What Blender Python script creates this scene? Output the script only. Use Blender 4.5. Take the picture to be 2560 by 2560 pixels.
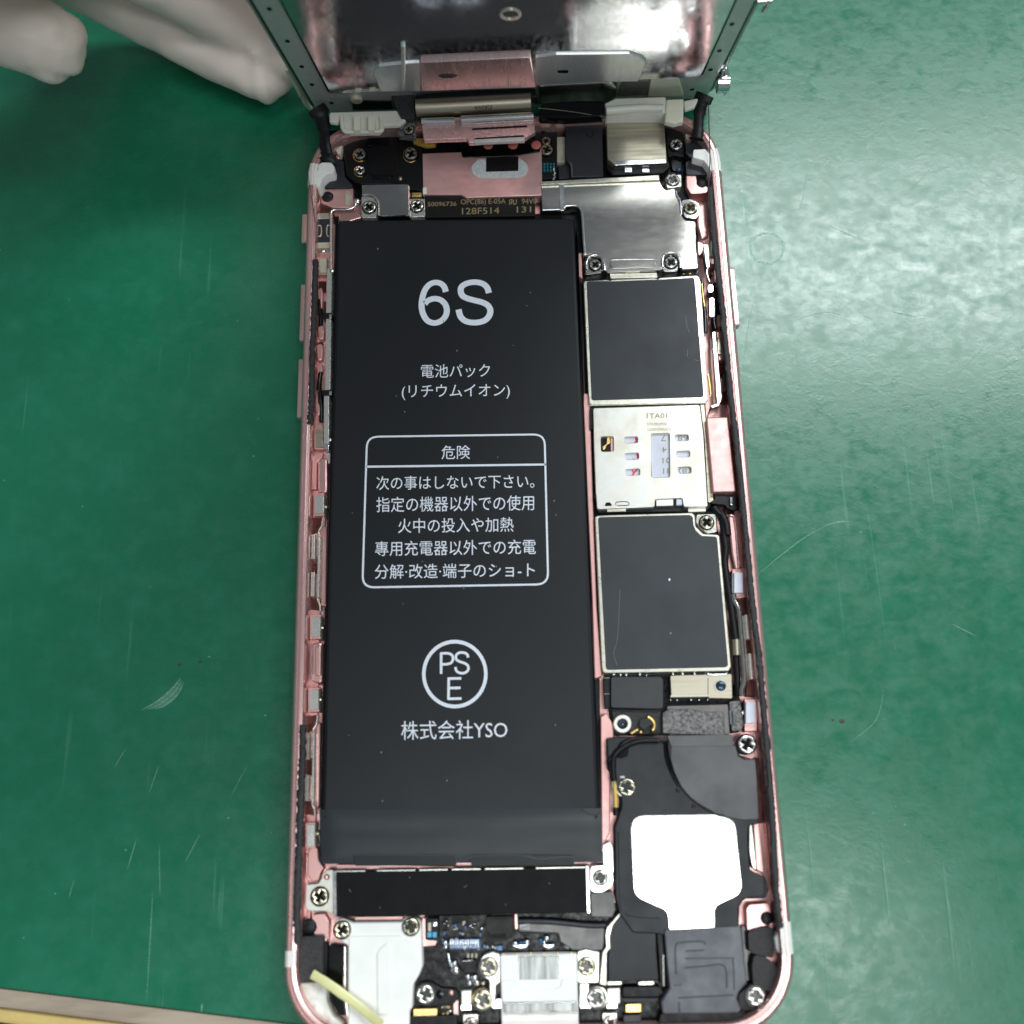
import bpy, bmesh, math, random
from mathutils import Vector, Matrix, Euler, noise
from mathutils.geometry import tessellate_polygon
for _o in list(bpy.data.objects): bpy.data.objects.remove(_o)
S = bpy.context.scene
COL = S.collection
rnd = random.Random(7)

# ---------------------------------------------------------------- camera
F = 2650.0
RM = Matrix(((0.9994007, -0.0266019, -0.0221476), (-0.0316265, -0.9618105, -0.271883), (-0.0140692, 0.2724205, -0.9620754)))
CAM = Vector((0.3766, -109.5895, 154.6686))            # millimetres
cd = bpy.data.cameras.new('camera'); cam = bpy.data.objects.new('camera', cd); COL.objects.link(cam)
cd.sensor_width = 36; cd.sensor_height = 36; cd.lens = F/2560*36; cd.clip_start = 0.005; cd.clip_end = 20
cam.matrix_world = Matrix.Translation(CAM*0.001) @ (RM.transposed() @ Matrix(((1,0,0),(0,-1,0),(0,0,-1)))).to_4x4()
cd.dof.use_dof = True; cd.dof.focus_distance = 0.163; cd.dof.aperture_fstop = 17
S.camera = cam
# ---------------------------------------------------------------- world, lamps, exposure
w = bpy.data.worlds.new('World'); S.world = w; w.use_nodes = True
w.node_tree.nodes['Background'].inputs[0].default_value = (0.80, 0.90, 1.0, 1)
w.node_tree.nodes['Background'].inputs[1].default_value = 0.17
def lamp(name, loc, _t, sx, sy, power, col):
    l = bpy.data.lights.new(name, 'AREA'); l.shape = 'RECTANGLE'; l.size = sx; l.size_y = sy; l.energy = power; l.color = col
    o = bpy.data.objects.new(name, l); COL.objects.link(o); o.location = loc
    o.rotation_euler = (0, 0, 0)
    return o
lamp('ceiling_tube_lamp', (0.66, 0.68, 1.30), None, 1.20, 0.24, 18.0, (0.93, 0.98, 1.0))
lamp('bench_tube_lamp', (0.17, -0.285, 1.30), None, 0.60, 0.16, 3.6, (0.95, 1.0, 0.98))
lamp('rear_tube_lamp', (0.58, -0.80, 1.30), None, 0.80, 0.22, 5.5, (0.95, 1.0, 0.98))
S.view_settings.view_transform = 'Standard'; S.view_settings.look = 'None'
S.view_settings.exposure = 0.34; S.view_settings.gamma = 1.0
S.render.resolution_x = 1024; S.render.resolution_y = 1024

# ---------------------------------------------------------------- lettering outlines, made first while the scene is empty
GL = {}
def glyphs(s, bold=0.0):
    if (s, bold) not in GL:
        cu = bpy.data.curves.new('txt', 'FONT'); cu.body = s; cu.size = 1; cu.resolution_u = 3; cu.fill_mode = 'FRONT'; cu.offset = bold
        ob = bpy.data.objects.new('txt', cu); COL.objects.link(ob); bpy.context.view_layer.update()
        me = bpy.data.meshes.new_from_object(ob.evaluated_get(bpy.context.evaluated_depsgraph_get()))
        GL[(s, bold)] = ([v.co.copy() for v in me.vertices], [tuple(p.vertices) for p in me.polygons])
        bpy.data.objects.remove(ob); bpy.data.curves.remove(cu); bpy.data.meshes.remove(me)
    return GL[(s, bold)]
# ---------------------------------------------------------------- geometry helpers (millimetres)
def ray(x, y):
    return RM.transposed() @ Vector(((x-1280)/F, (y-1280)/F, 1.0))
def at(x, y, z):
    d = ray(x, y); return CAM + d*((z-CAM.z)/d.z)
def crop(x0, y0, s):
    return lambda p: (x0+p[0]/s, y0+p[1]/s)
c2 = crop(640,0,2.927); c3 = crop(1240,0,2.542); c4 = crop(740,300,3.864); c5 = crop(1160,200,2.76)
d1 = crop(740,500,2.76); d2 = crop(720,1100,2.76); d3 = crop(700,1700,2.76)
d4 = crop(1440,620,3.864); d5 = crop(1440,980,3.864); d6 = crop(1440,1240,3.864)
e1 = crop(1440,1640,3.513); e2 = crop(1440,1960,3.513); e3 = crop(1440,2220,3.513)
e4 = crop(700,2100,3.864); e5 = crop(1000,2240,3.22); e6 = crop(780,1950,2.477)
ID = crop(0,0,1.0)
# the lifted display leans 18 degrees towards the battery: its own frame (x, u up the glass, n out of its inner face)
DO = Vector((0, 5.1, 1.9)); DU = Vector((0, -0.315, 0.949)).normalized(); DN = Vector((0, -0.949, -0.315)).normalized()
def dat(x, y, n):
    d = ray(x, y); o = DO + DN*n; k = (o-CAM).dot(DN)/d.dot(DN); q = CAM + d*k - DO
    return (q.x, q.dot(DU))
def DT(v): return DO + Vector((1,0,0))*v[0] + DU*v[1] + DN*v[2]

WL = {}
def mk(name, verts, faces, mat, parent=None, smooth=35, T=None, label=None):
    if T: verts = [T(v) for v in verts]
    verts = [Vector(v) for v in verts]
    lo = Vector((min(v.x for v in verts), min(v.y for v in verts), min(v.z for v in verts)))
    hi = Vector((max(v.x for v in verts), max(v.y for v in verts), max(v.z for v in verts)))
    c = Vector(((lo.x+hi.x)/2, (lo.y+hi.y)/2, lo.z))
    me = bpy.data.meshes.new(name)
    me.from_pydata([tuple((v-c)*0.001) for v in verts], [], faces); me.validate()
    bm = bmesh.new(); bm.from_mesh(me); bmesh.ops.recalc_face_normals(bm, faces=bm.faces); bm.to_mesh(me); bm.free()
    if smooth:
        for p in me.polygons: p.use_smooth = True
        me.set_sharp_from_angle(angle=math.radians(smooth))
        for p in me.polygons:
            if len(p.vertices) == 3: p.use_smooth = False
    mats = mat if isinstance(mat, (list, tuple)) else [mat]
    for m in mats: me.materials.append(m)
    o = bpy.data.objects.new(name, me); COL.objects.link(o)
    place(o, c, parent)
    if label: o['label'] = label
    return o
def place(o, c, parent):
    o.location = c*0.001; WL[o.name] = Vector(c)
    if parent is not None:
        o.parent = parent; o.matrix_parent_inverse = Matrix.Translation(-WL[parent.name]*0.001)
def thing(name, c, label, cat, group=None):
    o = bpy.data.objects.new(name, None); COL.objects.link(o); place(o, Vector(c), None); o.empty_display_size = 0.01
    o['label'] = label; o['category'] = cat
    if group: o['group'] = group
    return o
def area(p): return sum(p[i][0]*p[(i+1)%len(p)][1]-p[(i+1)%len(p)][0]*p[i][1] for i in range(len(p)))/2
def fillet(pts, rad, seg=7):
    out = []; n = len(pts)
    for i, p in enumerate(pts):
        r = p[2] if len(p) > 2 else rad
        P = Vector(p[:2]); A = Vector(pts[i-1][:2]); B = Vector(pts[(i+1)%n][:2])
        a = A-P; b = B-P
        if r <= 0 or a.length < 1e-6 or b.length < 1e-6: out.append(P); continue
        ang = a.angle(b)
        if ang > 3.0: out.append(P); continue
        t = min(r/math.tan(ang/2), a.length*0.48, b.length*0.48)
        p0 = P+a.normalized()*t; p1 = P+b.normalized()*t
        for k in range(seg+1):
            s = k/seg; out.append(p0*(1-s)**2 + P*2*s*(1-s) + p1*s*s)
    return [(v.x, v.y) for v in out]
def inset(p, d):                      # p counter-clockwise, d > 0 shrinks
    out = []; n = len(p)
    for i in range(n):
        A, P, B = Vector(p[i-1]), Vector(p[i]), Vector(p[(i+1)%n])
        e = (P-A); f = (B-P)
        if e.length < 1e-7: e = f
        if f.length < 1e-7: f = e
        n1 = Vector((-e.y, e.x)).normalized(); n2 = Vector((-f.y, f.x)).normalized()
        m = n1+n2
        if m.length < 0.3: m = n1
        m = m.normalized(); k = min(1.6, 1/max(0.5, m.dot(n1)))
        q = P+m*d*k; out.append((q.x, q.y))
    return out
def plate_data(outline, z1, z0, bev=0.06, holes=()):
    if area(outline) < 0: outline = outline[::-1]
    V = []; Fc = []
    tops = []
    for idx, loop in enumerate([outline]+[list(h) for h in holes]):
        if idx and area(loop) < 0: loop = loop[::-1]
        sgn = 1 if idx == 0 else -1
        rings = []
        levels = ((0, z0), (0, z1-bev), (bev*0.35, z1-bev*0.3), (bev, z1)) if bev > 0 else ((0, z0), (0, z1))
        for d, z in levels:
            L = inset(loop, d*sgn) if d else loop
            base = len(V); V += [(a, b, z) for a, b in L]; rings.append(base)
        n = len(loop)
        for r0, r1 in zip(rings, rings[1:]):
            for i in range(n):
                j = (i+1) % n; Fc.append((r0+i, r0+j, r1+j, r1+i))
        tops.append((rings[-1], rings[0], n))
    tl = [[Vector(V[s+i]) for i in range(n)] for s, b, n in tops]
    tmap = [s+i for s, b, n in tops for i in range(n)]; bmap = [b+i for s, b, n in tops for i in range(n)]
    for t in tessellate_polygon(tl):
        Fc.append(tuple(tmap[i] for i in t)); Fc.append(tuple(bmap[i] for i in reversed(t)))
    return V, Fc
def W2(C, pts, z): 
    out = []
    for p in pts:
        q = at(*C(p), z); out.append((q.x, q.y)+tuple(p[2:]))
    return out
def pl(name, C, pts, z1, z0, mat, parent, r=0.25, bev=0.06, holes=(), label=None, smooth=35):
    o = fillet(W2(C, pts, z1), r); hs = [fillet(W2(C, h, z1), r) for h in holes]
    V, Fc = plate_data(o, z1, z0, bev, hs)
    return mk(name, V, Fc, mat, parent, smooth, label=label)
def bx(C, x0, y0, x1, y1): return [(x0,y0),(x1,y0),(x1,y1),(x0,y1)]
def box(name, C, x0, y0, x1, y1, z1, z0, mat, parent, r=0.1, bev=0.05, sk=0.03, label=None):
    # a box seen face on; its top and bottom edges follow the phone's slight roll (sk)
    a = 0.5*(x1-x0)*sk
    return pl(name, C, [(x0,y0+a),(x1,y0-a),(x1,y1-a),(x0,y1+a)], z1, z0, mat, parent, r, bev, label=label)
def dpl(name, C, pts, n1, n0, mat, parent, r=0.25, bev=0.06, holes=(), label=None):
    cv = lambda pp: fillet([dat(*C(p), n1)+tuple(p[2:]) for p in pp], r)
    V, Fc = plate_data(cv(pts), n1, n0, bev, [cv(h) for h in holes])
    return mk(name, V, Fc, mat, parent, T=DT, label=label)
def circ(cx, cy, r, n=24, ry=None, a0=0):
    return [(cx+r*math.cos(a0+2*math.pi*i/n), cy+(ry or r)*math.sin(a0+2*math.pi*i/n)) for i in range(n)]
def sweep(path, rad, n=8, flat=1.0, jit=0.0, close=True, seed=1):
    """tube along 3-d points; rad a number or one per point; flat squashes it vertically"""
    rr = random.Random(seed); V = []; Fc = []; m = len(path); path = [Vector(p) for p in path]
    for i, p in enumerate(path):
        t = (path[min(i+1, m-1)]-path[max(i-1, 0)]).normalized()
        up = Vector((0,0,1)) if abs(t.z) < 0.9 else Vector((0,1,0))
        s = t.cross(up).normalized(); u = s.cross(t)
        R = rad[i] if isinstance(rad, (list, tuple)) else rad
        for k in range(n):
            a = 2*math.pi*k/n; q = R*(1+rr.uniform(-jit, jit))
            V.append(p + s*math.cos(a)*q + u*math.sin(a)*q*flat)
    for i in range(m-1):
        for k in range(n):
            l = (k+1) % n; Fc.append((i*n+k, i*n+l, (i+1)*n+l, (i+1)*n+k))
    if close:
        Fc.append(tuple(range(n))[::-1]); Fc.append(tuple((m-1)*n+k for k in range(n)))
    return V, Fc
def spline(pts, per=8):
    P = [Vector(p) for p in pts]; out = []
    for i in range(len(P)-1):
        a, b, c, d = P[max(i-1,0)], P[i], P[i+1], P[min(i+2, len(P)-1)]
        for k in range(per):
            t = k/per
            out.append(0.5*((2*b)+(c-a)*t+(2*a-5*b+4*c-d)*t*t+(3*b-a-3*c+d)*t**3))
    out.append(P[-1]); return out
def wire(name, C, pts, mat, parent, rad=0.15, n=7, per=6, flat=1.0, jit=0, label=None, seed=1):
    P3 = [at(*C(p[:2]), p[2]) for p in pts]
    V, Fc = sweep(spline(P3, per) if per else P3, rad, n, flat, jit, seed=seed)
    return mk(name, V, Fc, mat, parent, 60, label=label)

# ---------------------------------------------------------------- materials (object space, metres)
def M(name, col, metal=0.0, rough=0.5, nscale=900, cvar=0.12, rvar=0.10, bump=0.0, bscale=None, stretch=(1,1,1), spec=0.5, coat=0.0, trans=0.0, alpha=1.0, col2=None, sss=0.0):
    m = bpy.data.materials.new(name); m.use_nodes = True; nt = m.node_tree; N = nt.nodes; L = nt.links
    b = N['Principled BSDF']
    tc = N.new('ShaderNodeTexCoord'); mp = N.new('ShaderNodeMapping'); mp.inputs['Scale'].default_value = stretch
    L.new(tc.outputs['Object'], mp.inputs['Vector'])
    nz = N.new('ShaderNodeTexNoise'); nz.inputs['Scale'].default_value = nscale; nz.inputs['Detail'].default_value = 5; nz.inputs['Roughness'].default_value = 0.6
    L.new(mp.outputs[0], nz.inputs['Vector'])
    cr = N.new('ShaderNodeMix'); cr.data_type = 'RGBA'
    c = Vector(col); d = Vector(col2) if col2 else c*(1-cvar)
    cr.inputs['A'].default_value = (*[min(1, x) for x in (c*(1+cvar*0.5) if not col2 else c)], 1); cr.inputs['B'].default_value = (*d, 1)
    mr = N.new('ShaderNodeMapRange'); mr.inputs['From Min'].default_value = 0.35; mr.inputs['From Max'].default_value = 0.65
    L.new(nz.outputs[0], mr.inputs['Value']); L.new(mr.outputs[0], cr.inputs['Factor']); L.new(cr.outputs['Result'], b.inputs['Base Color'])
    rr = N.new('ShaderNodeMapRange'); rr.inputs['From Min'].default_value = 0.3; rr.inputs['From Max'].default_value = 0.7
    rr.inputs['To Min'].default_value = max(0.02, rough-rvar); rr.inputs['To Max'].default_value = min(1, rough+rvar)
    L.new(nz.outputs[0], rr.inputs['Value']); L.new(rr.outputs[0], b.inputs['Roughness'])
    b.inputs['Metallic'].default_value = metal; b.inputs['Specular IOR Level'].default_value = spec
    b.inputs['Coat Weight'].default_value = coat; b.inputs['Coat Roughness'].default_value = 0.12
    b.inputs['Transmission Weight'].default_value = trans; b.inputs['Alpha'].default_value = alpha
    if sss: b.inputs['Subsurface Weight'].default_value = sss; b.inputs['Subsurface Radius'].default_value = (0.003, 0.002, 0.0015); b.inputs['Subsurface Scale'].default_value = 1.0
    if bump:
        bn = N.new('ShaderNodeTexNoise'); bn.inputs['Scale'].default_value = bscale or nscale*2; bn.inputs['Detail'].default_value = 4
        L.new(mp.outputs[0], bn.inputs['Vector'])
        bp = N.new('ShaderNodeBump'); bp.inputs['Distance'].default_value = bump*0.001; bp.inputs['Strength'].default_value = 1.0
        L.new(bn.outputs[0], bp.inputs['Height']); L.new(bp.outputs[0], b.inputs['Normal'])
    return m
rose = M('rose_aluminium', (0.74,0.44,0.42), 0.85, 0.34, 300, 0.06, 0.05, bump=0.0012, bscale=9000)
rose_rim = M('rose_polished_rim', (0.82,0.53,0.51), 0.78, 0.25, 250, 0.10, 0.04, bump=0.0006, bscale=5000)
rose_matte = M('rose_blasted', (0.76,0.43,0.41), 0.6, 0.42, 700, 0.10, 0.06, bump=0.003, bscale=6000)
nickel = M('nickel_silver', (0.70,0.69,0.64), 0.7, 0.27, 700, 0.14, 0.08, bump=0.002, bscale=5000)
shieldm = M('brushed_shield', (0.56,0.55,0.51), 1.0, 0.17, 900, 0.10, 0.04, bump=0.0014, bscale=3500, stretch=(0.35,1.6,1))
tan_metal = M('brushed_tan_steel', (0.50,0.46,0.36), 0.9, 0.36, 900, 0.22, 0.08, bump=0.004, bscale=2500, stretch=(0.12,2.2,1))
tinned = M('tinned_edge', (0.72,0.70,0.60), 0.9, 0.33, 1200, 0.15, 0.08, bump=0.004, bscale=4000)
steel = M('bright_steel', (0.82,0.82,0.82), 1.0, 0.16, 1200, 0.10, 0.06, bump=0.002, bscale=4000)
worn = M('sim_shield_steel', (0.76,0.77,0.74), 0.75, 0.40, 230, 0.05, 0.10, bump=0.006, bscale=2600, col2=(0.62,0.59,0.50))
batt = M('battery_wrap', (0.0105,0.0125,0.0155), 0.0, 0.42, 60, 0.15, 0.07, bump=0.003, bscale=1500, spec=0.32)
batt2 = M('battery_tape', (0.021,0.026,0.032), 0.0, 0.40, 90, 0.15, 0.06, bump=0.03, bscale=120, stretch=(0.35,1,1), spec=0.35)
chipm = M('shield_sticker', (0.035,0.040,0.047), 0.0, 0.50, 120, 0.10, 0.07, bump=0.004, bscale=5000, spec=0.35)
blk = M('black_plastic', (0.006,0.0065,0.008), 0.0, 0.45, 900, 0.3, 0.10, bump=0.003, bscale=3000, spec=0.28)
blk_gloss = M('black_gloss', (0.003,0.003,0.004), 0.0, 0.16, 500, 0.3, 0.05, spec=0.3)
blk_matte = M('black_film', (0.003,0.003,0.0035), 0.0, 0.5, 500, 0.3, 0.03, spec=0.15)
grey_plastic = M('speaker_plastic', (0.016,0.019,0.024), 0.0, 0.46, 200, 0.15, 0.08, bump=0.003, bscale=5000, spec=0.35)
mod_grey = M('grey_moulding', (0.075,0.080,0.098), 0.0, 0.40, 300, 0.15, 0.08, bump=0.004, bscale=2500)
rubber = M('grey_rubber_film', (0.085,0.087,0.094), 0.0, 0.36, 120, 0.35, 0.10, bump=0.02, bscale=250)
foam = M('black_foam', (0.010,0.010,0.011), 0.0, 0.6, 3000, 0.6, 0.15, bump=0.14, bscale=4200, col2=(0.04,0.04,0.043))
flake = M('glitter_foam', (0.03,0.03,0.032), 0.3, 0.45, 2200, 0.2, 0.1, bump=0.10, bscale=1700, col2=(0.22,0.215,0.21))
whitep = M('white_plastic', (0.87,0.88,0.85), 0.0, 0.40, 300, 0.04, 0.06, bump=0.003, bscale=1500)
ivory = M('ivory_plastic', (0.78,0.76,0.62), 0.0, 0.42, 300, 0.08, 0.06, bump=0.004, bscale=1500)
clearp = M('milky_plastic', (0.74,0.74,0.66), 0.0, 0.34, 300, 0.1, 0.08)
gold = M('gold_contact', (0.90,0.62,0.22), 0.9, 0.30, 1500, 0.15, 0.08, bump=0.004, bscale=4000)
kapton = M('gold_flex', (0.80,0.50,0.10), 0.3, 0.32, 900, 0.3, 0.08)
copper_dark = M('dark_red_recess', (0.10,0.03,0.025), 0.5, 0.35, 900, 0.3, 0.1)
pcb = M('dark_circuit_board', (0.004,0.0045,0.006), 0.0, 0.28, 1400, 0.5, 0.15, bump=0.006, bscale=2500, spec=0.18)
flexm = M('black_flex', (0.008,0.0075,0.008), 0.0, 0.4, 500, 0.3, 0.08, bump=0.002, bscale=2500, spec=0.25)
flex_grey = M('grey_flex', (0.022,0.024,0.030), 0.0, 0.42, 700, 0.2, 0.05, bump=0.003, bscale=4000)
greytape = M('grey_tape', (0.17,0.155,0.145), 0.1, 0.42, 700, 0.2, 0.05)
ink = M('white_ink', (0.80,0.85,0.95), 0.0, 0.5, 900, 0.05, 0.05)
ink_tan = M('tan_ink', (0.40,0.31,0.17), 0.2, 0.5, 2500, 0.3, 0.05)
ink_grey = M('grey_ink', (0.30,0.28,0.22), 0.0, 0.5, 2500, 0.3, 0.05)
ink_red = M('red_ink', (0.75,0.05,0.09), 0.0, 0.5, 2500, 0.1, 0.05)
lilac = M('lilac_label', (0.66,0.68,0.78), 0.0, 0.5, 900, 0.05, 0.05)
speckle = M('speckled_foil', (0.82,0.81,0.75), 1.0, 0.18, 1800, 0.10, 0.04, bump=0.004, bscale=2600)
solder = M('solder_blob', (0.70,0.72,0.76), 0.95, 0.14, 900, 0.15, 0.05, bump=0.03, bscale=900)
blue_chip = M('blue_component', (0.03,0.10,0.24), 0.2, 0.25, 900, 0.4, 0.1)
cyan_chip = M('cyan_component', (0.02,0.30,0.50), 0.0, 0.3, 900, 0.3, 0.1)
beige_chip = M('beige_component', (0.50,0.46,0.36), 0.0, 0.4, 900, 0.2, 0.1)
glove = M('latex_glove', (0.93,0.79,0.71), 0.0, 0.48, 60, 0.08, 0.08, bump=0.25, bscale=110, stretch=(0.6,1.3,1), sss=0.25)
yellow_strip = M('yellow_adhesive', (0.78,0.76,0.38), 0.0, 0.32, 200, 0.12, 0.08, bump=0.03, bscale=500)
def steer_reflection(m):
    # flat sheet: its shading normal is leaned upward, more lower down, to steer reflections
    nt = m.node_tree; N = nt.nodes; L = nt.links; b = N['Principled BSDF']
    g = N.new('ShaderNodeNewGeometry'); sx = N.new('ShaderNodeSeparateXYZ'); L.new(g.outputs['Position'], sx.inputs[0])
    mr = N.new('ShaderNodeMapRange'); mr.inputs[1].default_value = 0.006; mr.inputs[2].default_value = 0.030; mr.inputs[3].default_value = 0.52; mr.inputs[4].default_value = 0.22
    L.new(sx.outputs['Z'], mr.inputs[0])
    sc = N.new('ShaderNodeVectorMath'); sc.operation = 'SCALE'; sc.inputs[0].default_value = (0,-0.315,0.949); L.new(mr.outputs[0], sc.inputs['Scale'])
    src = b.inputs['Normal'].links[0].from_socket if b.inputs['Normal'].links else g.outputs['Normal']
    ad = N.new('ShaderNodeVectorMath'); ad.operation = 'ADD'; L.new(src, ad.inputs[0]); L.new(sc.outputs[0], ad.inputs[1])
    nn = N.new('ShaderNodeVectorMath'); nn.operation = 'NORMALIZE'; L.new(ad.outputs[0], nn.inputs[0]); L.new(nn.outputs[0], b.inputs['Normal'])
    return m
mirror = steer_reflection(M('mirror_back_plate', (0.66,0.66,0.68), 1.0, 0.13, 900, 0.10, 0.06, bump=0.0045, bscale=1800, stretch=(1.6,1,0.5)))
satin = M('satin_silver', (0.86,0.88,0.90), 0.75, 0.34, 900, 0.08, 0.06, bump=0.004, bscale=2600, stretch=(2,0.5,0.3))
chrome = M('display_metal_border', (0.66,0.66,0.65), 0.45, 0.34, 900, 0.05, 0.05, bump=0.002, bscale=3000)
glassm = M('black_display_glass', (0.02,0.02,0.022), 0.0, 0.08, 900, 0.1, 0.02)
thread = M('dark_thread', (0.05,0.04,0.04), 0.0, 0.6)
scuffm = M('pale_scuff', (0.13,0.31,0.22), 0.0, 0.5, 2500, 0.4, 0.1)
rustm = M('rust_stain', (0.020,0.045,0.018), 0.0, 0.6, 900, 0.4, 0.1)
# ---------------------------------------------------------------- setting: green bench mat, its wooden edge, dark floor
def mat_material():
    m = bpy.data.materials.new('green_bench_mat'); m.use_nodes = True; nt = m.node_tree; N = nt.nodes; L = nt.links; b = N['Principled BSDF']
    tc = N.new('ShaderNodeTexCoord')
    def nz(scale, det=4, st=(1,1,1), rot=0, dist=0):
        mp = N.new('ShaderNodeMapping'); mp.inputs['Scale'].default_value = st; mp.inputs['Rotation'].default_value = (0,0,rot)
        L.new(tc.outputs['Object'], mp.inputs['Vector'])
        n = N.new('ShaderNodeTexNoise'); n.inputs['Scale'].default_value = scale; n.inputs['Detail'].default_value = det; n.inputs['Distortion'].default_value = dist
        L.new(mp.outputs[0], n.inputs['Vector']); return n.outputs[0]
    def rng(s, a, b2, c=0.0, d=1.0):
        r = N.new('ShaderNodeMapRange'); r.inputs[1].default_value = a; r.inputs[2].default_value = b2; r.inputs[3].default_value = c; r.inputs[4].default_value = d
        L.new(s, r.inputs[0]); return r.outputs[0]
    def mx(f, A, B):
        r = N.new('ShaderNodeMix'); r.data_type = 'RGBA'
        for nm, v in (('A', A), ('B', B)):
            if isinstance(v, tuple): r.inputs[nm].default_value = (*v, 1)
            else: L.new(v, r.inputs[nm])
        L.new(f, r.inputs['Factor']); return r.outputs['Result']
    def add(a, bb, op='ADD', k=None):
        r = N.new('ShaderNodeMath'); r.operation = op
        L.new(a, r.inputs[0])
        if isinstance(bb, float): r.inputs[1].default_value = bb
        else: L.new(bb, r.inputs[1])
        return r.outputs[0]
    base = mx(rng(nz(14, 5), 0.35, 0.65), (0.0048,0.130,0.065), (0.0054,0.140,0.071))
    base = mx(rng(nz(260, 6), 0.45, 0.8), base, (0.012,0.16,0.09))
    sc = None
    for rot, st, th in ((0.35, (1,0.03,1), 0.70), (-0.9, (1,0.025,1), 0.71), (1.25, (1,0.035,1), 0.70), (0.02, (1,0.02,1), 0.70)):
        s = rng(nz(800, 2, st, rot, 0.2), th, th+0.05)
        sc = s if sc is None else add(sc, s, 'MAXIMUM')
    gate = rng(nz(28, 3), 0.48, 0.62); sc = add(sc, gate, 'MULTIPLY')
    base = mx(add(sc, 0.22, 'MULTIPLY'), base, (0.12,0.36,0.26))
    L.new(base, b.inputs['Base Color'])
    blotch = nz(240, 6, (1,1.6,1), 0.2, 0.8); fine = nz(700, 4)
    rg = add(rng(blotch, 0.3, 0.7, 0.21, 0.31), rng(fine, 0.3, 0.7, -0.03, 0.05))
    L.new(rg, b.inputs['Roughness']); b.inputs['Specular IOR Level'].default_value = 0.58
    h = add(add(rng(nz(430, 4, (1,1.4,1), 0.3, 0.6), 0.3, 0.7), 0.5, 'MULTIPLY'), rng(nz(2200, 3), 0.3, 0.7, 0, 0.25))
    h = add(h, add(sc, -0.8, 'MULTIPLY'))
    bp = N.new('ShaderNodeBump'); bp.inputs['Distance'].default_value = 0.000013; bp.inputs['Strength'].default_value = 1.0
    L.new(h, bp.inputs['Height']); L.new(bp.outputs[0], b.inputs['Normal'])
    return m
greenm = mat_material()
woodm = M('worn_wood_edge', (0.42,0.34,0.26), 0.0, 0.6, 120, 0.1, 0.1, bump=0.05, bscale=700, stretch=(0.3,1.6,1), col2=(0.20,0.15,0.115))
yelm = M('yellow_edge_band', (0.62,0.46,0.17), 0.0, 0.45, 150, 0.12, 0.08, bump=0.02, bscale=700)
floorm = M('dark_floor', (0.02,0.018,0.016), 0.0, 0.6, 6, 0.3, 0.1)
A = at(0, 2470, 0); B = at(745, 2562, 0); tdir = (B-A).normalized(); tn = Vector((-tdir.y, tdir.x, 0))     # tn points into the bench
if tn.y < 0: tn = -tn
def tl(a, b): q = A + tdir*a + tn*b; return (q.x, q.y)
def strip(name, b0, b1, z1, z0, mat, bev, kind='structure', label=None, cat=None):
    V, Fc = plate_data([tl(-420,b0), tl(620,b0), tl(620,b1), tl(-420,b1)], z1, z0, bev)
    o = mk(name, V, Fc, mat, None)
    o['kind'] = kind
    if label: o['label'] = label
    return o
bench = strip('bench_top', 0, 640, 0.0, -2.0, greenm, 0.25, label='green laminate repair bench surface scuffed and scratched under the phone')
strip('wood_edge', -2.55, -0.02, -0.35, -14, woodm, 0.5, label='worn brown wooden edge strip along the green bench surface')
strip('yellow_edge_band', -4.7, -2.57, -1.3, -16, yelm, 0.7, label='pale yellow band along the outer side of the bench')
V, Fc = plate_data([(-3000,-3000),(3000,-3000),(3000,3000),(-3000,3000)], -740, -750, 0)
o = mk('floor', V, Fc, floorm); o['kind'] = 'structure'; o['label'] = 'dark floor far below the bench'
# wear on the bench: scuffs, a ring mark, rust specks (thin films with a shape of their own)
def film(name, pts, mat, C=ID, z=0.012, r=0.0):
    return pl(name, C, pts, z, -0.05, mat, bench, r, 0)
def scratch(pts, w, mat=scuffm, name='scratch'):
    P = [at(x, y, 0.01) for x, y in pts]; P = spline(P, 6); V = []; Fc = []
    for i, p in enumerate(P):
        t = (P[min(i+1,len(P)-1)]-P[max(i-1,0)]).normalized(); s = Vector((-t.y,t.x,0)); k = math.sin(math.pi*(i+0.3)/(len(P)-0.4))*w*0.5
        V += [p+s*k, p-s*k]
    for i in range(len(P)-1): Fc.append((2*i,2*i+1,2*i+3,2*i+2))
    return mk(name, V, Fc, mat, bench)
for k in range(5):
    scratch([(452-k*-2,1694+k*3),(430+k*3,1722+k*4),(395+k*4,1752+k*3),(352+k*9,1776-k*1)], 0.14 if k%2 else 0.3)
for pts, wd in (([(382,2225),(376,2340),(366,2505)],0.12), ([(398,2110),(400,2240)],0.1), ([(342,2095),(318,2175)],0.12), ([(500,2085),(463,2155)],0.12), ([(620,1910),(575,1995)],0.08),
               ([(315,1870),(285,1920)],0.1), ([(398,1910),(372,1985)],0.1), ([(185,2200),(172,2245)],0.09), ([(505,2508),(504,2530)],0.25), ([(2060,1315),(2095,1305),(2130,1303)],0.2),
               ([(1890,1440),(1950,1390),(2010,1345),(2070,1312)],0.12), ([(2240,1040),(2330,985),(2400,930),(2560,760)],0.10), ([(2100,950),(2200,965),(2270,940)],0.22), ([(2065,560),(2130,590),(2160,600)],0.12),
               ([(2230,780),(2290,792)],0.18), ([(1995,800),(2060,780),(2110,790)],0.1), ([(2350,390),(2300,450),(2240,510)],0.08), ([(2020,400),(2010,480),(1995,540)],0.08), ([(1890,730),(1870,820),(1855,950)],0.07),
               ([(2120,1860),(2190,1800),(2210,1720)],0.08), ([(2380,1560),(2440,1590)],0.15), ([(2230,2290),(2300,2330),(2330,2400)],0.12), ([(2060,2080),(2150,2120)],0.1)):
    scratch(pts, wd)
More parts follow.
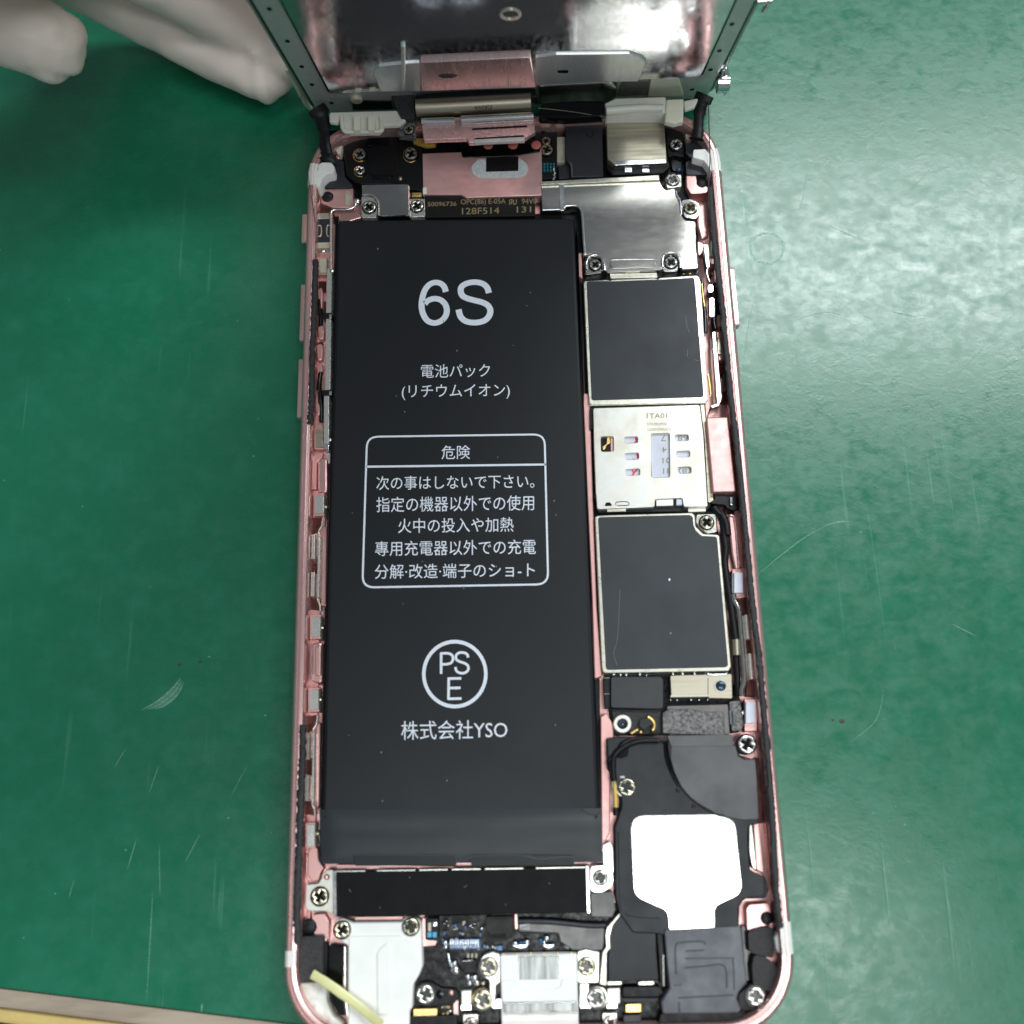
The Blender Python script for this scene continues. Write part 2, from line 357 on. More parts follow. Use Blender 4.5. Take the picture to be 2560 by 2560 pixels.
ringm = M('ring_residue', (0.30,0.50,0.42), 0.0, 0.6, 2500, 0.4, 0.1)
def ring_pts(R, j, n=40):
    rr = random.Random(3); return [(1918+(R+rr.uniform(-j,j))*math.cos(2*math.pi*i/n), 621+(R*0.92+rr.uniform(-j,j))*math.sin(2*math.pi*i/n)) for i in range(n)]
pl('ring_mark', ID, ring_pts(44, 2), 0.012, -0.03, ringm, bench, 0, 0, holes=[ring_pts(38.5, 2)])
for x, y, r in ((448,1662,10),(500,1654,9),(2105,1803,13),(2082,1800,8)):
    film('stain', [(x+0.65*r*math.cos(a)*rnd.uniform(0.5,1.1), y+0.5*r*math.sin(a)*rnd.uniform(0.5,1.1)) for a in [k*0.6283 for k in range(10)]], rustm if y > 1000 else greenm, r=0.2)
for k in range(46):      # dust
    x, y = rnd.uniform(0,2560), rnd.uniform(300,2450)
    if 700 < x < 2000: continue
    r = rnd.uniform(1.2,2.6); film('dust_speck', circ(x,y,r,6), scuffm, z=0.04)
# ---------------------------------------------------------------- the opened phone
phone = thing('smartphone', (0,-69.15,0), 'opened rose gold smartphone lying on the green bench with its insides showing', 'phone')
HW, HH, CR, CY = 33.5, 69.1, 10.0, -69.15
def rrect(d, seg=14, step=1.0):
    w, h, r = HW-d, HH-d, max(0.5, CR-d); out = []
    cs = [(w-r, h-r, 0), (-(w-r), h-r, 90), (-(w-r), -(h-r), 180), (w-r, -(h-r), 270)]
    for k, (cx, cy, a0) in enumerate(cs):
        for i in range(seg+1):
            a = math.radians(a0+90*i/seg); out.append((cx+r*math.cos(a), CY+cy+r*math.sin(a)))
        nx, ny, b0 = cs[(k+1)%4]; p = out[-1]; a = math.radians(b0); q = (nx+r*math.cos(a), CY+ny+r*math.sin(a))
        n = 60 if k in (1,3) else 20
        for i in range(1, n): t = i/n; out.append((p[0]+(q[0]-p[0])*t, p[1]+(q[1]-p[1])*t))
    return out
PROF = [(2.2,0.0),(1.2,0.12),(0.45,0.7),(0.08,2.0),(0,3.3),(0.08,4.6),(0.35,5.6),(0.62,6.08),(0.86,6.22),(0.90,6.12),(1.02,6.12),(1.08,6.24),(1.34,6.26),(1.38,6.1),(1.5,6.08),(1.56,6.2),(1.86,6.16),(1.95,6.0),(1.95,1.4)]
def loft(sel=None, off=0.0, prof=PROF):
    V = []; rings = []
    for d, z in prof:
        r = rrect(d-off); rings.append(len(V)); V += [(x, y, z+off) for x, y in r]
    n = len(rrect(0)); Fc = []
    for a, b in zip(rings, rings[1:]):
        for i in range(n):
            j = (i+1)%n
            if sel is None or sel(i): Fc.append((a+i, a+j, b+j, b+i))
    used = sorted({v for f in Fc for v in f}); mp = {v: k for k, v in enumerate(used)}
    return [V[v] for v in used], [tuple(mp[v] for v in f) for f in Fc]
V, Fc = loft()
housing = mk('housing', V, Fc, rose_rim, phone, 50)
V, Fc = plate_data(rrect(1.9), 1.5, 0.02, 0)
mk('housing_floor', V, Fc, rose, housing)
base0 = rrect(0)
def band(y0, y1, side, prof=PROF, name='antenna_line', mat=whitep):
    s = lambda i: y0 <= base0[i][1] <= y1 and base0[i][0]*side > 0
    V, Fc = loft(s, 0.03, prof); return mk(name, V, Fc, mat, housing, 50)
yl = lambda x, y: at(x, y, 6).y
band(yl(783,456), yl(783,404), -1); band(yl(1812,428), yl(1812,384), 1)
band(yl(718,2412), yl(718,2354), -1); band(yl(1975,2388), yl(1975,2330), 1)
# buttons on the sides
def sidebtn(name, y0, y1, side, zc=3.6, out=0.62, wz=1.5):
    x = HW*side
    pts = fillet([(y0, zc-wz/2), (y1, zc-wz/2), (y1, zc+wz/2), (y0, zc+wz/2)], 0.5)
    Vb, Fb = plate_data(pts, out, -1.0, 0.12)
    return mk(name, Vb, Fb, rose_rim, housing, T=lambda v: Vector((x+side*v[2], v[0], v[1])))
yb = lambda y, x: at(x, y, 3.6).y
sidebtn('mute_switch', yb(612,765), yb(540,765), -1, 4.0, 0.75, 0.9)
sidebtn('volume_button', yb(856,760), yb(714,760), -1); sidebtn('volume_button', yb(1048,752), yb(900,752), -1)
sidebtn('power_button', yb(820,1838), yb(672,1830), 1)
# cross-head screws: one mesh of each kind, copied
def screw_mesh(name, mat, dome=0.12):
    n = 28; c = 0.17; k = 0.62
    cross = [(c,c),(c,k),(-c,k),(-c,c),(-k,c),(-k,-c),(-c,-c),(-c,-k),(c,-k),(c,-c),(k,-c),(k,c)]
    V, Fc = plate_data(circ(0,0,1,n), 0.34, -0.4, 0.20, [cross])
    b = len(V); V += [(x, y, -0.1) for x, y in cross]; Fc.append(tuple(range(b, b+12))); nd = len(Fc)-1
    b = len(V); V += [(1.13*math.cos(2*math.pi*i/n), 1.13*math.sin(2*math.pi*i/n), z) for z in (0.05, -0.3) for i in range(n)]
    Fc.append(tuple(range(b, b+n))); Fc += [(b+i, b+(i+1)%n, b+n+(i+1)%n, b+n+i) for i in range(n)]
    me = bpy.data.meshes.new(name); me.from_pydata([tuple(Vector(v)*0.001) for v in V], [], Fc)
    bm = bmesh.new(); bm.from_mesh(me); bmesh.ops.recalc_face_normals(bm, faces=bm.faces); bm.to_mesh(me); bm.free()
    for p in me.polygons: p.use_smooth = True
    me.set_sharp_from_angle(angle=math.radians(28)); me.materials.append(mat); me.materials.append(blk_gloss)
    for p in me.polygons:
        if p.index >= nd: p.material_index = 1  # black paints the shade in the cross recess and round the head
    return me
screw_steel = M('screw_steel', (0.60,0.59,0.55), 1.0, 0.26, 3000, 0.25, 0.08, bump=0.004, bscale=4000)
screw_brass = M('screw_nickel_warm', (0.56,0.51,0.38), 1.0, 0.27, 3000, 0.2, 0.08, bump=0.004, bscale=4000)
SM = {'s': screw_mesh('screw', screw_steel), 'w': screw_mesh('screw', screw_brass)}
def screw(C, x, y, z, r_src, parent, kind='s', tilt=(0,0), label=None):
    """r_src: radius in crop units"""
    p = at(*C((x, y)), z); q = at(*C((x+r_src, y)), z)
    o = bpy.data.objects.new('screw', SM[kind]); COL.objects.link(o); place(o, p, parent)
    s = (q-p).length; o.scale = (s, s, min(1.0, s)); o.rotation_euler = (tilt[0], tilt[1], rnd.uniform(0, 1.5))
    if label: o['label'] = label
    return o
def dome(C, x, y, z, r_src, mat, parent, name='rivet', flat=0.6):
    p = at(*C((x, y)), z); r = (at(*C((x+r_src, y)), z)-p).length; V = []; Fc = []; n = 14
    for j in range(5):
        a = math.pi/2*j/4.6
        for i in range(n): V.append((p.x+r*math.cos(a)*math.cos(2*math.pi*i/n), p.y+r*math.cos(a)*math.sin(2*math.pi*i/n), z+r*flat*math.sin(a)))
    for j in range(4):
        for i in range(n): k=(i+1)%n; Fc.append((j*n+i, j*n+k, (j+1)*n+k, (j+1)*n+i))
    Fc.append(tuple(4*n+i for i in range(n)))
    return mk(name, V, Fc, mat, parent, 60)

# ---- left channel between rim and battery
chan = pl('channel_wall', ID, [(800,560),(838,560),(822,1150),(800,1500),(788,2100),(775,2300),(768,2300),(772,1700),(790,1000)], 2.6, 1.4, rose_matte, housing, 0.3)
foamL = wire('foam_gasket', ID, [(789,650,6.15),(788,700,6.25),(784,800,6.25),(781,880,6.15),(779,960,6.25),(778,1010,6.15),(775,1062,6.05)], foam, housing, 0.46, 10, 14, 0.7, 0.24, seed=3)
foamL2 = wire('foam_gasket', ID, [(757,1812,6.25),(756,1900,6.35),(752,2000,6.35),(749,2100,6.25),(745,2200,6.35),(742,2290,6.25),(744,2360,6.15)], foam, housing, 0.50, 10, 14, 0.7, 0.22, seed=4)
foamR = wire('foam_gasket', ID, [(1776,470,5.95),(1781,560,6.15),(1792,660,6.25),(1805,760,6.25),(1816,880,6.25),(1826,980,6.25),(1842,1120,6.25),(1857,1260,6.35),(1870,1400,6.35),(1882,1520,6.35),(1897,1640,6.35),(1908,1760,6.35),(1920,1900,6.35),(1930,2040,6.35),(1936,2160,6.35),(1943,2250,6.25),(1950,2320,6.15)], foam, housing, 0.44, 10, 14, 0.7, 0.24, seed=5)
cap = box('corner_foam', e4, 190,935,415,1380,4.6,1.4, foam, housing, 0.4)
pl('foam_cushion', e3, [(1560,600),(1600,590),(1690,620),(1800,730),(1795,870),(1700,910),(1560,860),(1545,700)], 4.4, 1.4, foam, housing, 0.5)
pl('foam_cushion', e3, [(1510,390),(1560,370),(1640,340),(1740,350),(1740,620),(1590,590),(1520,560)], 4.0, 1.4, foam, housing, 0.5)
def rod(C, pts, z, mat, parent, name, rad=0.25, flat=1): return wire(name, C, [(a,b,z) for a,b in pts], mat, parent, rad, 8, 5, flat)
# flat steel bar beside the battery with its clips
bar = pl('side_bracket', d1, [(215,470),(246,470),(246,560),(240,1000),(236,1290),(228,1345),(226,1700),(190,1712),(192,1345),(200,1290),(204,900),(210,560)], 4.7, 1.4, nickel, phone, 0.12)
for y in (800, 1332): box('clip', d1, 188 if y<1000 else 180, y-22, 246 if y<1000 else 240, y+14, 5.0, 1.4, blk, bar, 0.1); box('clip_head', d1, 228, y-12, 246, y+12, 5.3, 4.9, steel, bar, 0.05)
rod(d1, [(242,90),(262,70),(360,65),(405,45),(412,20)], 5.0, steel, bar, 'spring_wire', 0.2)
rod(d1, [(243,80),(242,200),(242,480)], 4.9, nickel, bar, 'spring_wire', 0.22)
dome(d1, 248, 488, 4.7, 18, steel, bar, 'bead'); dome(d1, 190, 352, 4.7, 15, steel, bar, 'bead'); dome(d1, 234, 1655, 4.5, 14, nickel, bar, 'bead')
box('bracket_foot', d1, 190,1680,226,1720,5.0,4.0, steel, bar)
pl('bracket_tip', d1, [(212,1745),(240,1745),(240,1800),(228,1825),(216,1800)], 3.6, 1.4, nickel, bar)
# switch and button contacts
sw = pl('switch_module', d1, [(148,130),(235,125),(232,290),(146,292)], 4.2, 1.4, flex_grey, phone, 0.2)
box('switch_cap', d1, 150,90,228,128,4.4,1.4, tinned, sw); box('switch_cap', d1, 148,292,236,330,4.3,1.4, beige_chip, sw)
rod(d1, [(160,175),(172,180),(176,215),(172,245),(158,252)], 4.3, tinned, sw, 'contact_spring', 0.12)
rod(d1, [(228,175),(216,180),(212,215),(216,245),(228,252)], 4.3, tinned, sw, 'contact_spring', 0.12)
box('switch_slot', d1, 132,180,150,250,4.25,3.0, blk_gloss, sw)
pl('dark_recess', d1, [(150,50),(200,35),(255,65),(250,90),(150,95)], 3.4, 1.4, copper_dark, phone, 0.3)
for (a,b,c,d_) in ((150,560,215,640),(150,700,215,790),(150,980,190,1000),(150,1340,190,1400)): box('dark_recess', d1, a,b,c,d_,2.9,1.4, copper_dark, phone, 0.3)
for i,(a,b,c,d_) in enumerate(((150,600,185,760),(150,860,195,965),(140,985,185,1110),(140,1120,185,1200),(135,1400,170,1490),(130,1540,190,1590))):
    pl('pink_tab', d1, [(a,b+15),(c-8,b),(c,b+40),(c-5,d_-8),(a+10,d_)], 3.9, 1.4, rose_matte, phone, 0.35, 0.15)
rod(d1, [(165,690),(172,800),(168,870)], 3.6, blk_gloss, phone, 'button_flex', 0.35); rod(d1, [(170,1190),(160,1290),(175,1420),(175,1530)], 3.6, blk_gloss, phone, 'button_flex', 0.38)
for (x,y) in ((170,790),(155,1320),(162,1215),(172,690)): dome(d1, x, y, 3.8, 9, steel, phone, 'bead')
def clip_block(C, x0,y0,x1,y1, z=4.6, mat=nickel, label=None):
    f = box('pink_seat', C, x0-8,y0-14,x1+4,y1+14, z-0.5, 1.4, rose_matte, phone, 0.15)
    b = box('spring_contact', C, x0,y0,x1,y1, z, 1.4, mat, f, 0.08)
    return b
clip_block(d1, 160,405,210,500, 4.5, beige_chip); clip_block(d1, 134,1582,184,1705, 4.6, tan_metal)
clip_block(d2, 184,380,246,508); clip_block(d2, 158,1220,222,1358); clip_block(d2, 146,1722,210,1862)
clip_block(d3, 182,998,240,1148)
for (C,x,y) in ((d2,262,460),(d2,238,1295),(d2,224,1790),(d3,262,1060)): dome(C, x, y, 3.6, 14, screw_brass, phone, 'bead')
def twin_bars(C, xa, xb, y0, ym0, ym1, y1, dx=0):
    z = 4.3
    r = pl('contact_rail', C, [(xb-8,y0),(xb+8,y0),(xb+8+dx,y1),(xb-8+dx,y1)], z, 1.4, nickel, phone, 0.1)
    pl('contact_bar', C, [(xa-12,y0),(xa+12,y0),(xa+12+dx/2,ym0),(xa-12+dx/2,ym0)], z, 1.4, nickel, r, 0.08)
    pl('contact_bar', C, [(xa-12+dx/2,ym1),(xa+12+dx/2,ym1),(xa+12+dx,y1),(xa-12+dx,y1)], z, 1.4, nickel, r, 0.08)
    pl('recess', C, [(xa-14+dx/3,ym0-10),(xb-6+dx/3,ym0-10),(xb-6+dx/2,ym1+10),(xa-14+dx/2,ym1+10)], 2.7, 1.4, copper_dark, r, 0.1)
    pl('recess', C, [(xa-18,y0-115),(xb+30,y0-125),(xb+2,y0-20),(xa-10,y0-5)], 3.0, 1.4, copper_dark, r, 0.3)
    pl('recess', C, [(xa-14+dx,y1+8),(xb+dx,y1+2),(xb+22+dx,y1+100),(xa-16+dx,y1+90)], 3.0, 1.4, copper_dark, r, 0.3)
    rod(C, [(xb,y0),(xb-2,y0-25),(xb+18,y0-60),(xb+28,y0-120)], 4.3, nickel, r, 'link_wire', 0.14)
    rod(C, [(xb+dx,y1),(xb+dx-2,y1+25),(xb+dx+12,y1+60),(xb+dx+16,y1+105)], 4.3, nickel, r, 'link_wire', 0.14)
twin_bars(d2, 175, 215, 652, 820, 910, 1078, -8); twin_bars(d3, 188, 232, 366, 548, 652, 836, -6)
pl('pink_mound', d2, [(205,150),(225,122),(270,118),(272,370),(205,355)], 4.4, 1.4, rose, phone, 0.6, 0.3)
pl('pink_mound', d2, [(168,110),(200,85),(250,80),(230,130),(200,160),(198,340),(170,340),(158,200)], 3.6, 1.4, rose_matte, phone, 0.6, 0.2)
pl('pink_mound', d2, [(165,1405),(235,1385),(235,1670),(210,1680),(160,1660)], 4.6, 1.4, rose, phone, 0.5, 0.3)
pl('mound_ridge', d2, [(185,1425),(228,1410),(225,1625),(185,1630)], 5.0, 4.4, rose, phone, 0.3, 0.2)
rod(d2, [(168,1410),(158,1500),(160,1600),(168,1660)], 4.6, steel, phone, 'spring_wire', 0.18)
pl('pink_plate', d3, [(192,1190),(268,1165),(272,1270),(262,1400),(215,1395),(190,1360)], 3.0, 1.4, rose, phone, 0.6, 0.2)
pl('side_strip', d2, [(238,590),(270,600),(262,1150),(225,1140)], 3.0, 1.4, rose, phone, 0.3, 0.15)
pl('side_strip', d3, [(245,300),(280,290),(272,860),(255,900),(245,850)], 3.0, 1.4, rose, phone, 0.3, 0.15)

# ---- battery, a thing of its own lying in the phone
bat = thing('battery', at(1160,1300,0.0), 'long black lithium battery with white Japanese warning print inside the phone', 'battery')
pl('battery_dark_liner', ID, [(834,541),(1452,533),(1458,900),(1466,1250),(1480,1480),(1499,1700),(1504,2150),(797,2160),(812,1500),(826,1000)], 2.2, 1.45, blk, phone, 0.2, 0)  # black sheet added under the battery so the gaps round it read dark
cell = pl('battery_cell', ID, [(843,548,1.0),(1436,543,1.0),(1500,2050),(803,2050)], 4.9, 1.6, batt, bat, 0.2, 0.55)
pl('pouch_seam', ID, [(840,546,0.8),(846,546),(818,2030),(800,2030),(826,1100)], 4.3, 1.5, blk_gloss, bat, 0.1, 0.1)
pl('pouch_seam', ID, [(1440,560,0.8),(1446,600),(1462,1200),(1504,2022),(1494,2026)], 4.4, 1.5, blk_gloss, bat, 0.1, 0.12)
# tape wrapped round the circuit end: slightly wavy
def wavy(name, C, x0y0, x1y0, x1y1, x0y1, z, amp, mat, parent, nx=40, ny=10, zb=1.6):
    V = []; Fc = []
    for j in range(ny+1):
        for i in range(nx+1):
            s, t = i/nx, j/ny
            a = (x0y0[0]*(1-s)+x1y0[0]*s, x0y0[1]*(1-s)+x1y0[1]*s); b = (x0y1[0]*(1-s)+x1y1[0]*s, x0y1[1]*(1-s)+x1y1[1]*s)
            p = C((a[0]*(1-t)+b[0]*t, a[1]*(1-t)+b[1]*t))
            e = min(s, 1-s)*nx/1.5; e2 = min(t*3+0.6, (1-t)*ny/1.5)
            drop = -0.22*max(0, 1-min(1, e, e2))
            zz = z + drop - amp*math.exp(-((t-0.34-0.06*math.sin(s*5))/0.10)**2)*(0.5+0.5*math.sin(s*7+0.6)) + amp*0.5*noise.noise(Vector((s*6,t*3,1)))
            V.append(at(p[0], p[1], zz))
    for j in range(ny):
        for i in range(nx): a = j*(nx+1)+i; Fc.append((a, a+1, a+nx+2, a+nx+1))
    b0 = len(V); loop = [i for i in range(nx+1)] + [j*(nx+1)+nx for j in range(1,ny+1)] + [ny*(nx+1)+i for i in range(nx-1,-1,-1)] + [j*(nx+1) for j in range(ny-1,0,-1)]
    for v in loop: V.append(Vector((V[v].x, V[v].y, zb)))
    for k in range(len(loop)): l=(k+1)%len(loop); Fc.append((loop[k], loop[l], b0+l, b0+k))
    return mk(name, V, Fc, mat, parent, 40)
tape = wavy('battery_end_tape', e6, (46,182),(1792,172),(1800,508),(62,520), 5.0, 0.07, batt2, bat)
pl('tape_fold', e6, [(1660,172),(1792,174),(1790,200),(1745,222),(1700,205)], 5.12, 4.7, batt2, tape, 0.3, 0.05)
for a,b in ((258,895),(980,1625)): pl('clear_tape_tab', e6, [(a,462),(b-10,466),(b,480),(b,528),(a+5,532)], 5.16, 4.9, batt, tape, 0.3, 0.03)
rod(e6, [(985,490),(995,470),(1180,466),(1330,470),(1400,490),(1520,478),(1612,476),(1622,492),(1622,518)], 5.17, M('glossy_fold', (0.09,0.10,0.12), 0, 0.2), tape, 'tape_crease', 0.05)
rod(e6, [(260,462),(700,466),(870,466),(892,480),(894,520)], 5.17, bpy.data.materials['glossy_fold'], tape, 'tape_crease', 0.045)
for k in range(26):
    x, y = rnd.uniform(870,1440), rnd.uniform(600,2150); r = rnd.uniform(0.7,1.5)
    pl('dust_speck', ID, circ(x,y,r,6,r*1.6), 4.93+(0.2 if y>2022 else 0), 4.88, ink_grey, bat, 0, 0)

# ---- printed lettering: outline type converted to mesh and laid on its surface
def text(name, s, C, x0, y0, x1, y1, z, mat, parent, slope=-0.013, flip=False, bold=0.0, shear=0.0, T=None, hk=None):
    vs, fs = glyphs(s, bold)
    a0, a1 = min(v.x for v in vs), max(v.x for v in vs); b0, b1 = min(v.y for v in vs), max(v.y for v in vs)
    P0, P1 = C((x0,y0)), C((x1,y1)); out = []
    for v in vs:
        u, t = (v.x-a0)/(a1-a0), (v.y-b0)/(b1-b0)
        if flip: u, t = 1-u, 1-t
        X = P0[0]+(P1[0]-P0[0])*u; Y = P1[1]+(P0[1]-P1[1])*t + slope*(X-(P0[0]+P1[0])/2)
        if T is not None: q = dat(X, Y, z); out.append(DT((q[0], q[1], z)))
        else: out.append(at(X, Y, z))
    return mk(name, out, fs, mat, parent, 0)
ZB = 4.925
g1 = crop(860,1050,3.22); g2 = crop(860,1550,3.22); g3 = crop(860,650,3.22)
for s, C, b in (('電池パック', g3, (620,838,1175,945)), ('(リチウムイオン)', g3, (465,1000,1335,1122)), ('危険', g1, (785,205,1015,315)),
                ('次の事はしないで下さい。', g1, (260,445,1532,556)), ('指定の機器以外での使用', g1, (260,612,1530,735)), ('火中の投入や加熱', g1, (435,788,1365,905)),
                ('專用充電器以外での充電', g1, (250,968,1545,1088)), ('分解·改造·端子のショ-ト', g1, (248,1155,1536,1272)), ('株式会社YSO', g2, (460,808,1315,960))):
    text('printed_text', s, C, *b, ZB, ink, bat)
def rot_box(C, pts, th, r, name):
    o = fillet(W2(C, pts, ZB), r); 
    if area(o) < 0: o = o[::-1]
    V, Fc = plate_data(o, ZB, ZB-0.04, 0, [inset(o, th)]); return mk(name, V, Fc, ink, bat)
rot_box(g1, [(178,128),(1622,108),(1652,1330),(140,1356)], 0.28, 1.9, 'print_frame')
pl('print_rule', g1, [(180,368),(1625,350),(1625,366),(180,384)], ZB, ZB-0.04, ink, bat, 0, 0)
ringo = [tuple(p) for p in circ(892,435,264,48,276)]
pl('print_circle', g2, ringo, ZB, ZB-0.04, ink, bat, 0, 0, holes=[circ(892,435,236,48,246)])
def strokes(name, C, paths, wd, z, mat, parent):
    V = []; Fc = []
    for qi, q in enumerate(paths):
        P = [at(*C(p), z+qi*0.006) for p in q]; P = spline(P, 7) if len(q) > 2 else P
        for i, p in enumerate(P):
            t = (P[min(i+1,len(P)-1)]-P[max(i-1,0)]).normalized(); sd = Vector((-t.y,t.x,0))*wd/2; V += [p+sd, p-sd]
        b = len(V)-2*len(P)
        for i in range(len(P)-1): Fc.append((b+2*i,b+2*i+1,b+2*i+3,b+2*i+2))
    return mk(name, V, Fc, mat, parent, 0)
strokes('printed_digit', g3, [[(820,256),(806,215),(775,188),(730,181),(685,200),(650,245),(630,310),(625,380),(640,440),(672,488),(725,507),(778,492),(815,455),(828,408),(815,358),(778,322),(728,311),(680,325),(650,352)]], 0.93, ZB, ink, bat)
strokes('printed_letter', g3, [[(1166,266),(1152,222),(1115,190),(1052,178),(990,188),(950,212),(939,245),(952,285),(990,308),(1050,325),(1115,342),(1160,368),(1178,408),(1165,455),(1125,490),(1055,504),(985,494),(940,458),(922,398)]], 0.95, ZB, ink, bat)
strokes('printed_letter', g2, [[(782,434),(782,262)],[(776,270),(835,268),(868,282),(878,312),(865,342),(832,355),(784,357)]], 0.36, ZB, ink, bat)
strokes('printed_letter', g2, [[(1000,302),(990,275),(960,262),(925,265),(903,285),(905,318),(935,336),(970,348),(997,368),(1000,400),(975,424),(935,427),(905,408),(897,378)]], 0.36, ZB, ink, bat)
strokes('printed_letter', g2, [[(843,464),(841,640)],[(836,472),(944,470)],[(842,548),(938,546)],[(834,634),(946,632)]], 0.36, ZB, ink, bat)
# ---------------------------------------------------------------- right column: logic board, shields, SIM reader
pl('pink_rib', ID, [(1459,982),(1475,985),(1484,1300),(1492,1520),(1505,1690),(1486,1697),(1480,1500),(1468,1240),(1458,1010)], 3.9, 1.4, rose_matte, housing, 0.2, 0.15)
pl('pink_rib', ID, [(1445,633),(1454,631),(1456,698),(1447,690)], 3.9, 1.4, rose_matte, housing, 0.1, 0.1)
pl('pink_rib', ID, [(1501,1792),(1516,1782),(1533,1812),(1534,1840),(1526,1900),(1525,2080),(1508,2112),(1504,2112)], 3.9, 1.4, rose_matte, housing, 0.3, 0.15)
pl('steel_corner', e2, [(230,540),(300,500),(325,560),(335,800),(240,720)], 3.6, 1.4, shieldm, housing, 0.3)
board = pl('logic_board', ID, [(1350,440),(1700,430),(1745,560),(1755,1000),(1790,1280),(1830,1700),(1856,1760),(1850,1830),(1790,1838),(1530,1838),(1512,1690),(1490,1650),(1470,1200),(1455,700),(1450,530),(1350,530)], 2.9, 1.6, pcb, phone, 0.4)
# top shield with its shiny stepped plate
sh = pl('upper_shield', c5, [(528,708),(1350,690),(1370,735),(1395,760),(1455,745),(1465,790),(1490,850),(1500,930),(1525,965),(1600,975),(1600,1140),(1618,1300),(1500,1308),(1490,1240),(1430,1195),(1375,1235),(1368,1310),(1330,1312),(990,1330),(955,1300),(940,1220),(880,1200),(822,1215),(808,915,0.5),(780,872),(680,880),(680,905),(540,908)], 4.4, 2.6, shieldm, phone, 0.35, 0.14)
pl('shield_edge', c5, [(530,700),(1345,655),(1350,690),(532,722)], 4.9, 3.4, tinned, sh, 0.05, 0.08)
pl('shield_step', c5, [(655,722),(690,718),(692,900),(660,902)], 4.7, 4.3, steel, sh, 0.2, 0.08)
rod(c5, [(540,898),(680,892),(700,872),(770,868),(805,890),(816,940),(826,1100),(834,1200)], 4.45, steel, sh, 'rolled_edge', 0.24)
pl('embossed_bar', c5, [(1005,1245),(1040,1232),(1300,1232),(1325,1255),(1318,1285),(1030,1295),(1003,1280)], 4.62, 4.3, shieldm, sh, 0.5, 0.14)
rod(c5, [(1018,1243),(1160,1238),(1310,1238)], 4.55, steel, sh, 'emboss_edge', 0.10)
for cx, cy in ((1428,1262),(905,1280)):
    rod(c5, [(cx-58,cy+30),(cx-60,cy-20),(cx-40,cy-58),(cx,cy-72),(cx+40,cy-58),(cx+62,cy-15),(cx+64,cy+35)], 4.5, steel, sh, 'screw_boss_rim', 0.22)
pl('screw_tab', c5, [(1375,1240),(1428,1205),(1480,1240),(1480,1320),(1375,1325)], 3.9, 2.6, steel, sh, 0.5); pl('screw_tab', c5, [(840,1240),(905,1222),(950,1260),(952,1330),(835,1345)], 3.7, 2.6, shieldm, sh, 0.3)
pl('screw_tab', c5, [(1390,670),(1500,650),(1500,735),(1400,745)], 4.5, 2.6, nickel, sh, 0.3)
pl('screw_tab', c5, [(1500,830),(1560,820),(1620,850),(1630,910),(1600,960),(1520,945)], 4.3, 2.6, steel, sh, 0.6)
screw(c5, 1428,1262, 3.95, 44, sh); screw(c5, 905,1278, 3.85, 40, sh); screw(c5, 1440,692, 4.5, 44, sh); screw(c5, 1563,886, 4.3, 46, sh, 'w'); screw(c5, 596,765, 4.0, 42, sh, 's')
rod(c5, [(1462,770),(1470,800),(1492,840),(1500,930)], 4.45, steel, sh, 'rolled_edge', 0.2)
# hinge plate between the two shields
pl('shield_lip', c5, [(1005,1338),(1330,1328),(1335,1362),(1010,1368)], 4.0, 2.6, tinned, sh, 0.1); box('lip_tab', c5, 1115,1312,1215,1325,4.3,3.6, tinned, sh)
for x in (1515,1560): dome(c5, x, 1330, 2.95, 12, gold, board, 'test_pad', 0.3)
def shield(name, C, outer, inner, z, label):
    s = pl(name, C, outer, z, 2.6, tinned, phone, 0.5, 0.12, label=label)
    pl('black_sticker', C, inner, z+0.05, z-0.1, chipm, s, 0.45, 0.02); return s
s1 = shield('chip_shield', d4, [(72,318),(300,305),(330,315),(355,303),(770,288),(790,302),(810,285),(1180,262),(1210,330),(1275,1470),(1250,1492),(128,1515),(118,1400)],
       [(102,322),(300,318),(345,322),(760,305),(800,305),(1145,285),(1235,1440),(150,1472)], 4.5, 'square shield under a black sticker above the card reader')
pl('shield_wall', d4, [(128,1500),(1260,1478),(1262,1500),(130,1524)], 4.3, 2.6, tinned, s1, 0.1)
s2 = shield('chip_shield', d6, [(182,190),(330,182),(1120,160),(1150,185),(1155,290),(1230,365),(1385,372),(1500,1650),(1475,1690),(262,1712),(248,1650)],
       [(212,205),(1095,182),(1128,200),(1135,280),(1160,335),(1215,385),(1362,392),(1470,1640),(1440,1655),(290,1680)], 4.5, 'larger shield under a black sticker below the card reader')
for x0,x1 in ((300,485),(1082,1255)): box('shield_hinge', d6, x0,112,x1,150,4.2,2.6, tinned, s2, 0.05)
pl('screw_tab', d6, [(1165,178),(1350,172),(1362,345),(1265,360),(1200,310),(1160,250)], 4.2, 2.6, nickel, s2, 0.3); screw(d6, 1260,258, 4.25, 68, s2, 'w')
pl('speck', d6, circ(903,808,10,8,14), 4.6, 4.5, ink, s2, 0, 0); pl('speck', d6, circ(915,1325,8,8,9), 4.58, 4.5, ink_grey, s2, 0, 0)
for pts in ([(425,900),(412,1200),(395,1400),(365,1520),(400,1640)],): rod(d6, pts, 4.56, ink_grey, s2, 'hairline_scratch', 0.025)
for pts in ([(1060,650),(1070,740),(1095,820)], [(1145,1080),(1190,1090)], [(1080,980),(1075,1050)]): rod(d4, pts, 4.56, ink_grey, s1, 'hairline_scratch', 0.03)
